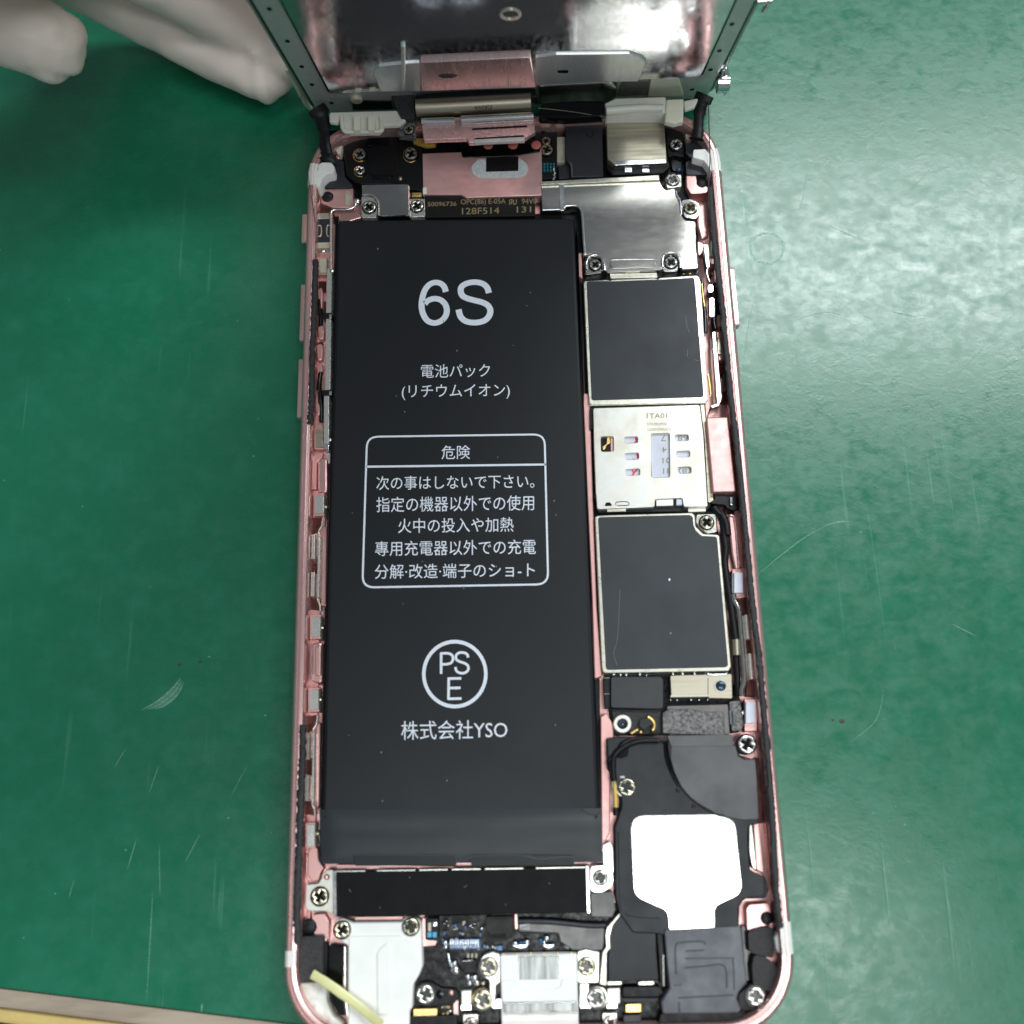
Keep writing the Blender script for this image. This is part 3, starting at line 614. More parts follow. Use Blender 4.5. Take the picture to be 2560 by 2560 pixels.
# SIM reader cover with its openings
simw = [bx(0,470,425,598,495), bx(0,475,590,608,655), bx(0,478,740,615,808)]
def slot(x0,y0,x1,y1): return [(x0,y0),(x1,y0-3),(x1+2,y1-3),(x0+2,y1)]
holes = [slot(470,432,596,494), slot(474,588,606,652), slot(480,742,616,806), slot(240,430,362,576), slot(728,400,905,826), slot(958,412,1086,474), slot(972,568,1100,630), slot(984,724,1112,788)]
sim = pl('card_reader_cover', d5, [(165,155),(1195,122),(1230,400),(1270,1070),(1275,1105),(1040,1108),(1028,1022),(765,1036),(760,1110),(205,1132),(190,960),(175,560)], 4.75, 3.9, worn, phone, 0.35, 0.08, holes=[fl for fl in holes], label='pale steel card reader cover with slots and red marks')
pl('reader_tray', d5, [(160,160),(1250,130),(1330,1060),(1260,1150),(210,1165),(185,800)], 3.85, 2.6, blk, phone, 0.3)
pl('reader_side', d5, [(1200,122),(1240,120),(1330,1050),(1290,1070),(1275,1060),(1240,420)], 4.2, 2.6, tan_metal, sim, 0.1)
lab = pl('paper_label', d5, [(720,392),(912,388),(930,835),(735,840)], 4.25, 3.8, lilac, sim, 0, 0)
for h in holes[:3]: pl('label_window', d5, [(h[0][0]-4,h[0][1]-4),(h[1][0]+4,h[1][1]-4),(h[2][0]+4,h[2][1]+4),(h[3][0]-4,h[3][1]+4)], 4.25, 3.8, lilac, sim, 0, 0)
for h in holes[5:]: pl('label_window', d5, [(h[0][0]-4,h[0][1]-4),(h[1][0]+4,h[1][1]-4),(h[2][0]+4,h[2][1]+4),(h[3][0]-4,h[3][1]+4)], 4.25, 3.8, lilac, sim, 0, 0)
for s, b in (('17',(820,412,905,474)),('14',(832,532,908,585)),('01',(836,635,915,688)),('81',(842,735,922,790))): text('printed_number', s, d5, *b, 4.28, ink_grey, sim, -0.03, True)
for s, b in (('68',(984,418,1080,470)),('(8)',(992,730,1106,784))): text('printed_number', s, d5, *b, 4.28, ink_grey, sim, -0.03, True)
for pts in ([(560,428),(588,440),(592,478),(568,498),(560,486),(574,474),(570,446)], [(580,590),(604,600),(606,634),(590,642),(584,612)], [(545,640),(575,648),(562,662)],
            [(535,740),(560,768),(590,740),(606,744),(572,782),(560,795),(548,818),(536,815),(548,782)]):
    pl('red_mark', d5, pts, 4.29, 4.2, ink_red, sim, 0, 0)
pl('gold_spring', d5, [(300,425),(325,420),(332,490),(300,510),(285,545),(262,560),(258,525),(295,500)], 4.3, 4.1, gold, sim, 0.1); pl('window_pink', d5, [(336,440),(358,440),(362,575),(338,575)], 4.25, 3.8, rose, sim, 0, 0)
box('slot_insert', d5, 775,1038,940,1098,4.5,3.8, worn, sim); box('slot_insert', d5, 970,1035,1025,1090,4.45,3.8, lilac, sim)
pl('solder_joint', d5, [(275,1100),(290,1068),(330,1065),(350,1098)], 4.85, 4.7, blk_gloss, sim, 0.1, 0.02); rod(d5, [(385,1092),(395,1064),(495,1060),(505,1092),(400,1096)], 4.8, pcb, sim, 'punched_tab', 0.05)
text('printed_text', '1TA01', d5, 682,205,882,254, 4.77, ink_tan, sim, -0.01, bold=0.015)
text('printed_text', '57K8R0PW', d5, 686,296,878,324, 4.77, ink_tan, sim, -0.01); text('printed_text', 'G00H900ZV', d5, 690,348,922,374, 4.77, ink_tan, sim, -0.01)
for y in (780, 1000, 355): box('cover_clip', d5, 180,y-10,212,y+22,4.6,3.6, blk, sim)
box('steel_post', d5, 132,150,165,360,4.3,2.6, blk, sim)
# pink card slot block on the rim side
pb = pl('card_slot_block', d5, [(1258,245),(1468,238),(1545,960),(1322,966)], 5.3, 1.4, rose_matte, phone, 0.25, 0.2)
pl('slot_lever', d5, [(1330,968),(1440,965),(1440,1005),(1480,1010),(1550,985),(1562,1130),(1520,1145),(1460,1120),(1440,1090),(1290,1075),(1340,1030)], 4.4, 1.6, blk, pb, 0.2); box('lever_pin', d5, 1488,1015,1512,1090,4.9,4.3, steel, pb)
# strip of springs and cables along the right rim
box('spring_contact', c5, 1690,1110,1740,1215,4.9,1.4, tan_metal, phone)
pl('steel_leaf', ID, [(1760,612),(1770,612),(1774,668),(1766,668)], 5.0, 1.5, steel, phone, 0.1)
rod(d4, [(1262,0),(1272,180),(1262,240),(1290,330)], 4.6, steel, phone, 'contact_rail', 0.22)
for (a,b,c,d_) in ((1275,355,1325,428),(1290,480,1335,665)): box('steel_pad', d4, a,b,c,d_,4.9,1.5, steel, phone, 0.3)
rod(d4, [(1340,345),(1365,440),(1352,560),(1330,700),(1345,790)], 4.2, blk_gloss, phone, 'side_cable', 0.42)
rod(d4, [(1215,310),(1225,480),(1245,640),(1250,820)], 4.4, blk_gloss, phone, 'coax_cable', 0.3)
rod(d4, [(1215,350),(1228,480),(1242,570)], 4.6, gold, phone, 'gold_lead', 0.18)
pl('steel_leaf', d4, [(1316,812),(1346,808),(1400,1360),(1410,1450),(1385,1520),(1310,1545),(1300,1520),(1360,1500)], 4.6, 1.5, steel, phone, 0.15)
pl('pink_tab', d4, [(1330,210),(1360,195),(1372,330),(1335,330)], 4.2, 1.4, rose_matte, phone, 0.3); pl('pink_tab', d4, [(1362,650),(1400,640),(1410,750),(1372,760)], 4.2, 1.4, rose_matte, phone, 0.3)
pl('pink_tab', d4, [(1358,810),(1415,800),(1425,870),(1365,880)], 4.4, 1.4, rose, phone, 0.2); pl('pink_tab', d4, [(1372,1040),(1440,1020),(1440,1080),(1378,1082)], 4.4, 1.4, rose, phone, 0.2)
pl('pink_tab', d4, [(1290,90),(1350,80),(1355,160),(1300,150)], 4.4, 1.4, rose, phone, 0.2)
box('spring_contact', d4, 1368,882,1440,1024,4.8,1.4, tan_metal, phone)
box('spring_contact', d4, 1425,1215,1452,1370,4.6,1.4, shieldm, phone)
for (a,b,c,d_) in ((1300,180,1370,260),(1380,1080,1450,1215),(1400,1380,1475,1480),(1360,340,1400,660)): box('dark_recess', d4, a,b,c,d_,3.0,1.4, copper_dark, phone, 0.3)
rod(d4, [(1275,1220),(1290,1320),(1300,1420)], 4.2, gold, phone, 'gold_lead', 0.2)
for x,y in ((1235,45),(1315,980),(1275,1230),(1300,1430)): dome(d4, x,y,4.3,12, steel, phone, 'bead')
pl('pink_tab', ID, [(1745,512),(1770,505),(1772,590),(1752,600),(1742,560)], 4.0, 1.4, rose, phone, 0.5, 0.3)
pl('pink_tab', c5, [(1530,650),(1600,640),(1610,700),(1690,740),(1680,780),(1560,785),(1535,740)], 4.0, 1.4, rose, phone, 0.5, 0.15)
pl('pink_wall', c5, [(1600,860),(1650,840),(1700,1080),(1690,1160),(1620,1100)], 3.4, 1.4, rose_matte, phone, 0.5, 0.2)
pl('pink_tab', c5, [(1612,1110),(1690,1120),(1650,1180),(1620,1220)], 3.2, 1.4, rose, phone, 0.3)
dome(c5, 1640,712, 3.9, 42, blk, phone, 'rubber_dot', 0.25)
# lower right rim: pink ribs, twin rail
rod(d6, [(1330,110),(1400,200),(1425,300),(1430,400),(1445,520),(1435,640),(1450,760),(1470,900),(1500,1080),(1540,1380)], 4.3, blk, phone, 'antenna_cable', 0.55)
rod(d6, [(1400,170),(1445,260),(1462,380)], 4.5, blk, phone, 'antenna_cable', 0.6)
rod(d6, [(1545,1540),(1555,1700),(1562,1932)], 3.9, blk, phone, 'antenna_cable', 0.45); rod(d6, [(1545,1390),(1552,1540)], 4.2, tan_metal, phone, 'cable_sleeve', 0.6)
pl('pink_mound', d6, [(1465,185),(1530,190),(1600,640),(1600,690),(1530,710),(1500,560)], 4.6, 1.4, rose, phone, 0.5, 0.3)
rod(d6, [(1490,185),(1528,210),(1548,380),(1570,690)], 4.65, rose_rim, phone, 'mound_edge', 0.16)
pl('pink_wall', d6, [(1455,390),(1500,400),(1530,700),(1470,750)], 3.4, 1.4, rose, phone, 0.3)
pl('pink_wall', d6, [(1530,150),(1570,130),(1640,720),(1600,700)], 3.2, 1.4, rose_matte, phone, 0.3)
b = box('pink_seat', d6, 1510,700,1640,985,4.0,1.4, rose, phone, 0.2); box('spring_contact', d6, 1528,738,1612,935,4.9,1.4, lilac, b, 0.1); box('contact_side', d6, 1505,745,1526,930,4.6,1.4, steel, b, 0.05)
dome(d6, 1490,850,3.8,34, nickel, phone, 'bead'); dome(d6, 1478,900,3.8,24, screw_brass, phone, 'bead')
pl('recess', d6, [(1545,960),(1650,985),(1665,1150),(1590,1130)], 3.3, 1.4, copper_dark, phone, 0.3)
rod(d6, [(1520,950),(1528,1010),(1565,1080),(1580,1160),(1620,1650),(1625,1780),(1600,1880),(1605,1932)], 4.7, shieldm, phone, 'contact_rail', 0.42)
rod(d6, [(1600,1160),(1640,1640),(1640,1760)], 4.5, nickel, phone, 'contact_rail', 0.25)
for (x0,y0,x1,y1) in ((1640,1150,1660,1385),(1675,1525,1695,1770)): rod(d6, [(x0,y0),(x1,y1)], 4.7, nickel, phone, 'contact_bar', 0.34)
box('recess', d6, 1630,1395,1700,1520,3.2,1.4, copper_dark, phone); pl('recess', d6, [(1650,1780),(1725,1775),(1730,1932),(1640,1932)], 3.2,1.4, copper_dark, phone)
b = box('pink_seat', e1, 1480,380,1590,660,4.0,1.4, rose, phone, 0.2); box('spring_contact', e1, 1492,402,1575,590,4.9,1.4, lilac, b, 0.1); dome(e1,1462,500,3.8,24, screw_brass, b, 'bead')
pl('dark_gap', e1, [(1580,890),(1640,900),(1640,1470),(1600,1470)], 2.2, 1.4, copper_dark, phone, 0.2)
# ---- connectors under the big shield
cn = pl('connector_cover', e1, [(305,180),(745,180),(768,210),(768,450),(740,465),(305,455)], 4.5, 2.6, flex_grey, phone, 0.45, 0.1, label='black padded square connector cover')
pl('coax_block', e1, [(240,190),(300,190),(300,460),(255,460)], 3.9, 2.6, blk, phone, 0.1); 
for k, y in enumerate((190,330)): box('clip_line', e1, 242,y,300,y+5,4.0,3.8, tinned, phone, 0.02)
bp = pl('board_bracket', e1, [(825,170),(1370,155),(1375,375),(1160,370),(1165,360),(835,362)], 4.4, 3.2, tan_metal, phone, 0.3, 0.1, label='brushed tan steel bracket with one screw hole')
rod(e1, [(830,355),(1000,352),(1165,350)], 4.4, ivory, bp, 'bracket_edge', 0.14); rod(e1, [(1160,190),(1160,350)], 4.42, tan_metal, bp, 'bend_line', 0.06)
pl('hole_ring', e1, circ(1270,265,58,20), 4.46, 4.3, nickel, bp, 0, 0.03, holes=[circ(1270,265,46,20)]); dome(e1,1272,262,4.42,46, M('blue_steel', (0.03,0.05,0.08),0.5,0.2), bp, 'hole_bead', 0.25)
rod(e1, [(1150,150),(1180,165),(1310,160),(1325,140)], 4.4, steel, bp, 'solder_line', 0.16)
for i in range(9): dome(e1, (330,390,440,560,620,850,935,1040,1135)[i], (165,170,168,165,170,158,160,158,160)[i], 3.5, rnd.uniform(10,20), solder, board, 'solder_blob', 0.8)
for i in range(5): dome(e1, (885,1010,1155,1080,830)[i], 385, 3.3, rnd.uniform(10,17), solder, board, 'solder_blob', 0.8)
pl('flex_cover', e1, [(800,440),(1335,425),(1350,690),(820,700)], 4.0, 2.6, greytape, phone, 0.2)
gl = pl('glitter_foam', e1, [(760,500),(800,470),(1000,468),(1150,490),(1300,492),(1308,700),(960,690),(760,680)], 4.5, 2.8, flake, phone, 0.3, 0.12)
pl('adhesive_patch', e1, [(310,470),(740,468),(770,680),(480,690),(330,560)], 3.6, 2.6, foam, phone, 0.3)
pl('adhesive_patch', e1, [(1345,400),(1440,390),(1475,600),(1450,660),(1370,660)], 3.9, 2.6, flake, phone, 0.3)
for x in (1352,1382): rod(e1, [(x,480),(x+8,600)], 4.2, steel, phone, 'contact_pin', 0.14)
nut = pl('standoff_nut', e1, circ(408,595,82,18), 4.5, 2.6, worn, phone, 0, 0.12, holes=[circ(408,595,44,18)]); dome(e1,408,592,3.3,46, bpy.data.materials['blue_steel'], nut, 'nut_bore', 0.5)
pl('gold_pad', e1, [(475,675),(540,635),(552,650),(490,690)], 4.2, 3.2, gold, phone, 0.05); rod(e1, [(630,535),(665,560),(688,600),(680,645),(668,650)], 4.2, gold, phone, 'gold_spring', 0.3)
box('gold_pad', e1, 560,655,580,680,4.2,3.2, gold, phone); pl('rubber_pad', e1, [(560,560),(650,540),(668,600),(600,650),(555,620)], 4.3,3, foam, phone, 0.3)

# ---------------------------------------------------------------- loudspeaker module
spk = pl('loudspeaker', e1, [(265,720),(420,705),(800,745),(1410,775),(1420,880),(1470,905),(1570,900),(1590,1000),(1608,1475),(1522,1490),(1512,1620),(1530,1870),(1590,1925),(1660,1935),(1692,2060),(1660,2130),(1480,2135),(1440,2200),(1430,2450),(820,2460),(700,2440),(500,2430),(380,2260),(345,2120),(340,1500),(370,1420),(395,1330),(390,1230),(290,1010)], 5.0, 1.6, grey_plastic, phone, 0.4, 0.18, label='dark grey loudspeaker module with a shiny square foil panel')
foil = pl('foil_panel', e2, [(476,276,2.0),(1225,266,0.6),(1398,318,1.6),(1462,960,1.9),(1216,1075,1.2),(1216,1300),(820,1305),(806,1115,1.3),(510,985,2.0)], 5.10, 4.9, speckle, spk, 0.8, 0.05)
tp = pl('rubber_film', e1, [(835,790),(1400,785),(1425,880),(1470,910),(1575,905),(1590,1100),(1605,1435),(1480,1440),(1370,1425),(1225,1380),(1100,1310),(1000,1240),(920,1140),(860,1010),(830,900)], 5.15, 4.9, rubber, spk, 0.4, 0.08)
pl('clear_tape', e1, [(800,700),(1372,690),(1378,790),(838,795)], 5.2, 4.6, greytape if False else M('grey_clear_tape',(0.10,0.10,0.10),0,0.4,700), spk, 0.1, 0.04)
rod(e1, [(800,745),(815,880),(860,1030),(930,1160),(1050,1280),(1220,1385),(1300,1400)], 5.1, blk_gloss, spk, 'film_seam', 0.14)
rod(e1, [(780,745),(790,880),(830,1010),(900,1140)], 5.05, blk_gloss, spk, 'film_seam', 0.2)
for x,y in ((895,1180),(1032,1318)): dome(e1, x, y, 5.0, 17, blk_gloss, spk, 'pin_dimple', 0.4)
pl('step_edge', e1, [(1410,790),(1425,880),(1570,912),(1580,880),(1540,905),(1440,870)], 4.9, 4.2, grey_plastic, spk, 0.2)
pl('screw_seat', e1, circ(1498,775,92,24), 4.7, 3.6, blk, spk, 0, 0.1); screw(e1, 1498,775, 4.8, 80, spk, 's')
pl('screw_seat', e1, [(372,1040),(440,1035),(520,1075),(558,1150),(540,1230),(470,1272),(385,1265)], 4.9, 3.6, blk, spk, 0.5, 0.1)
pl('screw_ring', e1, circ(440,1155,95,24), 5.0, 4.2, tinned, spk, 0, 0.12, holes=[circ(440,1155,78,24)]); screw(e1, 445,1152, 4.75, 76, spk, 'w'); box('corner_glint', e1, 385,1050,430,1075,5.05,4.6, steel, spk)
cb = rod(e1, [(720,740),(560,745),(430,790),(340,870),(325,980),(335,1100)], 5.3, blk, phone, 'antenna_cable', 0.42)
for k, dx in enumerate((0,18,-16)): rod(e1, [(790,722+k*12),(600,716+k*14),(440,745+k*12),(360,830+k*8),(318+dx,900),(300+dx,960),(335,1060)], 5.35, blk_gloss, cb, 'cable_strand', 0.20)
pl('cable_shell', e1, [(290,720),(420,700),(330,760),(285,900),(310,1040),(275,990),(265,800)], 4.8, 3, grey_plastic, spk, 0.3)
pl('dark_notch', e1, [(380,760),(480,720),(560,750),(470,780),(455,880),(400,900),(360,900)], 5.05, 4.9, blk_gloss, spk, 0.4, 0.03)
rod(e1, [(332,1045),(345,1200),(350,1330)], 4.8, M('yellow_sleeve',(0.80,0.55,0.10),0.1,0.3), phone, 'yellow_cable', 0.28); rod(e1, [(312,1045),(330,1200),(335,1320)], 4.7, nickel, phone, 'cable_braid', 0.16); rod(e1, [(350,1330),(352,1400)], 4.7, blk, phone, 'antenna_cable', 0.42)
rod(e1, [(372,1400),(405,1330),(402,1230)], 5.02, blk_gloss, spk, 'moulded_edge', 0.05); rod(e2, [(370,420),(375,700),(385,1050),(430,1130),(500,1165),(740,1180)], 5.02, blk_gloss, spk, 'moulded_edge', 0.05)
rod(e2, [(1520,360),(1510,430),(1530,640),(1560,740),(1640,790),(1655,950),(1620,985),(1500,1000),(1430,1060),(1425,1170)], 5.0, blk_gloss, spk, 'moulded_edge', 0.07)
pl('side_steel', e2, [(1522,350),(1548,360),(1585,760),(1548,730),(1520,600)], 4.0, 1.5, shieldm, phone, 0.3); pl('pink_wall', e2, [(1560,350),(1600,330),(1650,780),(1590,765)], 3.4, 1.4, rose, phone, 0.3)
pl('pink_corner', e3, [(1490,180,0.8),(1520,140),(1700,128),(1740,330),(1640,340),(1560,360),(1500,385)], 3.4, 1.4, rose, phone, 0.5, 0.15)
dome(e3, 1675,265, 3.3, 62, blk, phone, 'rubber_dot', 0.3); dome(e3, 1585,375, 3.3, 26, rose, phone, 'pink_peg', 0.6)
pl('white_glue', e3, [(1745,440),(1775,380),(1850,385),(1850,580),(1790,585),(1760,540)], 5.0, 1.6, whitep, phone, 0.6, 0.2)
# grey moulded chamber at the foot of the loudspeaker
ch = pl('speaker_chamber', e3, [(772,365),(1440,332),(1455,360),(1505,830),(1430,920),(1415,970),(1455,1070),(1420,1100),(760,1110),(745,1000),(820,880),(800,700)], 5.25, 1.6, mod_grey, phone, 0.4, 0.2, label='grey moulded speaker chamber with raised ridges')
ridge = M('ridge_grey', (0.045,0.05,0.06), 0.0, 0.4)
rod(e3, [(880,760),(872,600),(878,500),(915,480),(1100,468),(1140,495)], 5.24, ridge, ch, 'moulded_ridge', 0.10)
for pts in ([(960,555),(1125,545)], [(955,700),(1120,688),(1300,683),(1325,880)], [(900,965),(1385,940)], [(905,1000),(908,1090)], [(960,620),(1350,615),(1380,640),(1390,900)], [(860,855),(930,850)]):
    rod(e3, pts, 5.24, mod_grey if pts[0] in ((960,620),(860,855)) else ridge, ch, 'moulded_ridge', 0.10)
pl('chamber_skirt', e3, [(745,1100),(1440,1090),(1470,1060),(1480,1194),(720,1194)], 4.7, 1.6, blk, ch, 0.2, 0.1)
pl('screw_lug', e3, [(1430,930),(1540,840),(1640,860),(1668,940),(1620,1050),(1540,1080),(1420,1065)], 4.2, 1.6, blk, ch, 0.5); screw(e3, 1577,952, 4.4, 76, ch, 's', label='bright screw in the lower right corner')
pl('dark_gap', e3, [(1450,330),(1490,330),(1545,850),(1500,880)], 2.6, 1.4, blk_gloss, phone, 0.2)
# ---------------------------------------------------------------- lower end
dk = pl('lower_flex_board', ID, [(1060,2290),(1240,2285),(1245,2262),(1590,2262),(1700,2400),(1700,2640),(880,2640),(1010,2400)], 2.4, 1.45, pcb, phone, 0.4)
vib = pl('vibration_motor', e6, [(148,568),(1700,538),(1712,822),(148,848)], 4.5, 1.6, blk_matte, phone, 0.12, 0.08, label='black rectangular vibration motor between two steel screw lugs')
pl('motor_case', e6, [(128,562),(150,560),(154,850),(134,850)], 4.7, 1.6, steel, vib, 0.05); pl('motor_case', e6, [(1695,532),(1714,532),(1722,826),(1704,826)], 4.7, 1.6, steel, vib, 0.05)
for a,b in ((150,330),(400,640),(662,840),(865,1045),(1070,1310),(1385,1695)): pl('case_edge', e6, [(a,562-(a-150)*0.0165),(b,562-(b-150)*0.0165),(b,571-(b-150)*0.0165),(a,571-(a-150)*0.0165)], 4.62, 3.8, nickel, vib, 0.02, 0.03)
pl('motor_lug', e6, [(1722,530),(1795,525,1.2),(1868,560,2.0),(1868,660,2.0),(1800,698,1.2),(1724,698)], 4.5, 3.6, steel, vib, 0.6, 0.12, label='polished steel lug at the motor\'s right end'); screw(e6, 1785,605, 4.5, 44, vib, 's')
for x, y in ((232,680),(238,690),(945,662),(955,655),(605,603),(1470,640),(1200,770),(420,790)):
    pl('dust_speck', e6, [(x,y-5),(x+2,y),(x+1,y+5),(x-2,y+4)], 4.56, 4.4, ink_grey, vib, 0, 0)
lug = pl('motor_lug', e4, [(420,310,1.0),(470,285),(520,288),(520,705),(490,720,0.5),(440,690,1),(270,690,0.6),(240,650),(250,430),(370,420),(400,370)], 4.0, 1.8, worn, vib, 0.5, 0.12, holes=[circ(448,358,26,14)])
screw(e4, 385,545, 4.2, 82, vib, 'w'); dome(e4, 445,362, 3.9, 26, rose, vib, 'pink_peg')
pl('mirror_black_block', e6, [(1725,700),(1860,690),(1880,800),(1860,850),(1730,845)], 3.8, 1.6, blk_gloss, phone, 0.2)
pl('pink_plate', e4, [(265,120,0.4),(300,60),(365,75),(375,200),(430,270),(400,300),(370,400),(300,405),(262,340)], 3.2, 1.4, rose, phone, 0.5, 0.15)
rod(e4, [(262,150),(262,330),(300,398),(370,400)], 3.3, rose_rim, phone, 'plate_edge', 0.13)
pl('pink_plate', e4, [(300,720),(430,705),(478,790),(475,950),(450,985),(430,940),(330,930)], 3.0, 1.4, rose, phone, 0.5, 0.12)
dome(e4, 278,840, 3.0, 78, blk, phone, 'rubber_dot', 0.3); dome(e4, 440,960, 3.0, 22, rose, phone, 'pink_peg', 0.6)
pl('pink_plate', e4, [(540,235),(1700,252),(1700,285),(550,300)], 2.6, 1.4, rose, phone, 0.2); pl('pink_plate', e4, [(720,742),(1190,735),(1190,790),(720,795)], 2.6, 1.4, rose, phone, 0.1)
pl('pink_plate', e4, [(1370,760),(1405,750),(1410,960),(1520,970),(1500,1020),(1380,1030)], 2.8, 1.4, rose, phone, 0.1)
# white antenna module
wm = pl('white_antenna_module', e4, [(505,860,0.8),(530,790,0.8),(600,755,0.8),(670,790),(692,800),(1172,795),(1200,752,0.8),(1265,738,0.8),(1345,770,0.8),(1365,850),(1368,1000),(1375,1220,1.2),(1340,1310,1.0),(1285,1400,1.2),(1275,1620),(1235,1680),(1225,1800),(650,1800),(655,1020),(560,960,0.8)], 4.6, 1.6, whitep, phone, 0.4, 0.2, label='matt white plastic antenna module in the lower left corner')
pl('raised_panel', e4, [(665,930),(1165,925),(1200,960),(1345,1010),(1350,1220),(1260,1390),(1250,1800),(662,1800)], 4.85, 4.5, whitep, wm, 0.3, 0.1)
pl('moulded_channel', e4, [(925,1100),(960,1040),(1030,985),(1075,1010),(1078,1640),(1050,1700),(930,1700)], 5.05, 4.6, whitep, wm, 0.4, 0.3)
for x,y,r in ((600,868,78),(1265,835,78)): pl('screw_seat', e4, circ(x,y,r+14,24), 4.75, 4.4, whitep, wm, 0, 0.08); screw(e4, x, y, 4.75, r, wm, 'w')
pl('module_side', e4, [(480,1000),(630,1020),(650,1700),(570,1690),(470,1530),(455,1400)], 2.6, 1.5, blk_gloss, phone, 0.4); rod(e4, [(628,1030),(630,1450),(655,1700)], 4.0, shieldm, wm, 'steel_edge', 0.3)
pl('corner_bracket', e4, [(430,990),(460,1000),(450,1350),(420,1380)], 3.0, 1.4, blk, phone, 0.1)
pl('white_corner_piece', e4, [(182,1362),(330,1355),(450,1430,0.8),(452,1560,2.0),(500,1700,2),(640,1800),(330,1800),(240,1640,3),(195,1480,2)], 4.3, 1.5, M('dirty_white_foam',(0.80,0.84,0.80),0,0.5,500,0.1,0.05,bump=0.02,bscale=900,col2=(0.45,0.40,0.30)), phone, 0.3, 0.15)
# components beside the module
def chip(C, x0,y0,x1,y1, z, mat, name='circuit_component', parent=None, bev=0.06): return box(name, C, x0,y0,x1,y1, z, 2.2, mat, parent or dk, 0.08, bev)
chip(e5, 215,180,310,342, 3.6, pcb); chip(e5, 220,290,255,335, 3.9, cyan_chip); chip(e5, 262,290,295,335, 3.9, cyan_chip); chip(e5,225,215,250,285,3.8,beige_chip); chip(e5,268,210,300,245,3.8,solder)
for i in range(34):
    x = rnd.uniform(320,680); y = rnd.uniform(195,300) if i < 20 else rnd.uniform(340,430)
    k = i % 4
    if k == 0: chip(e5, x,y,x+rnd.uniform(14,30),y+rnd.uniform(18,34), rnd.uniform(3.1,3.6), blue_chip)
    elif k == 1: chip(e5, x,y,x+rnd.uniform(10,20),y+rnd.uniform(14,30), rnd.uniform(3.0,3.5), beige_chip)
    else: dome(e5, x,y, 3.0, rnd.uniform(8,17), solder, dk, 'solder_blob', 0.9)
for i in range(12): rod(e5, [(410+i*20,352),(407+i*20,385),(412+i*20,415)], 3.35, solder, dk, 'component_lead', 0.10)
pl('component_block', e5, [(398,350),(645,345),(650,425),(400,430)], 3.3, 2.2, blue_chip, dk, 0.1)
for x in (540,572,604): chip(e5, x,465,x+16,500,3.4,beige_chip); 
chip(e5, 505,515,615,620,3.7, blk); rod(e5, [(505,525),(580,518)], 3.75, solder, dk, 'chip_edge', 0.12)
dome(e5, 447,595,2.9,42, solder, dk, 'solder_blob', 0.8); dome(e5, 440,540,3.1,22, solder, dk, 'solder_blob',0.8); rod(e5, [(390,460),(400,520),(420,570)], 3.3, solder, dk, 'solder_ridge', 0.2)
for x,y,r in ((365,375,24),(368,412,20),(545,650,26),(600,655,30),(560,700,24),(618,700,26),(670,700,20)): dome(e5, x,y,3.0,r, solder, dk, 'solder_blob', 0.9)
for i in range(7): dome(e5, 680+i*22, 415+rnd.uniform(-8,8), 3.0, 12, (solder, beige_chip, blue_chip)[i%3], dk, 'solder_blob', 0.8)
chip(e5, 780,400,825,440,3.3, blue_chip)
pl('flex_tail', e5, [(690,165),(915,160),(920,300),(870,350),(720,380),(690,330)], 3.3, 2.3, flexm, dk, 0.3)
for k in range(4): rod(e5, [(705,285+k*12),(740,310+k*10),(850,305+k*9)], 3.34, blk_gloss, dk, 'flex_trace', 0.04)
pl('pink_post', e5, [(920,145),(945,145),(952,265),(925,270)], 3.8, 1.6, rose, phone, 0.15)
pl('glossy_bar', e5, [(955,200),(1640,232),(1650,260),(1640,440),(1390,438),(1290,370),(1270,300),(955,290)], 3.6, 2.2, blk_gloss, phone, 0.3, 0.12)
rod(e5, [(950,205),(1200,208),(1500,236),(1655,238)], 3.8, flex_grey, phone, 'bar_ridge', 0.35)
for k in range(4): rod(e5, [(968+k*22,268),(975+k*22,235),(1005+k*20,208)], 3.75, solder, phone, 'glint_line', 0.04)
rod(e5, [(1290,370),(1280,320),(1240,296),(960,300)], 3.65, flex_grey, phone, 'bar_edge', 0.08)
for x,y,w_ in ((970,395,140),(1195,395,110)):
    pl('solder_pad', e5, [(x-w_/2,y-8),(x+w_/2,y-12),(x+w_/2-15,y+24),(x,y+34),(x-w_/2+18,y+20)], 3.7, 2.4, solder, dk, 0.5, 0.2)
for x,y,r in ((925,385,26),(1020,375,28),(975,382,22),(1130,360,22),(1180,340,24),(1350,400,26),(1160,375,18)): dome(e5, x,y,3.2,r, solder if r != 22 else blue_chip, dk, 'solder_blob', 0.8)
# charging port
pt = pl('charging_port', e5, [(805,475),(1425,462),(1432,800),(1440,1080),(820,1080),(812,760)], 4.6, 1.6, whitep, phone, 0.25, 0.12, label='white charging port housing with a brushed metal window')
pl('metal_window', e5, [(958,492),(1275,486),(1278,668),(960,674)], 4.68, 4.5, M('brushed_window',(0.40,0.41,0.41),0.6,0.42,900,0.3,0.08,bump=0.004,bscale=2500,stretch=(2.2,0.15,1)), pt, 0.05, 0.02)
rod(e5, [(958,486),(1278,480)], 4.7, nickel, pt, 'window_edge', 0.08); rod(e5, [(955,490),(957,672)], 4.7, steel, pt, 'window_edge', 0.05); rod(e5, [(1279,488),(1281,668)], 4.7, steel, pt, 'window_edge', 0.05)
pl('port_step', e5, [(812,680),(950,676),(970,740),(1010,755),(1240,750),(1290,730),(1300,668),(1428,664),(1430,850),(820,858)], 4.8, 4.5, whitep, pt, 0.4, 0.12)
pl('metal_strip', e5, [(830,862),(1422,852),(1430,925),(838,938)], 4.95, 4.4, bpy.data.materials['brushed_window'], pt, 0.1)
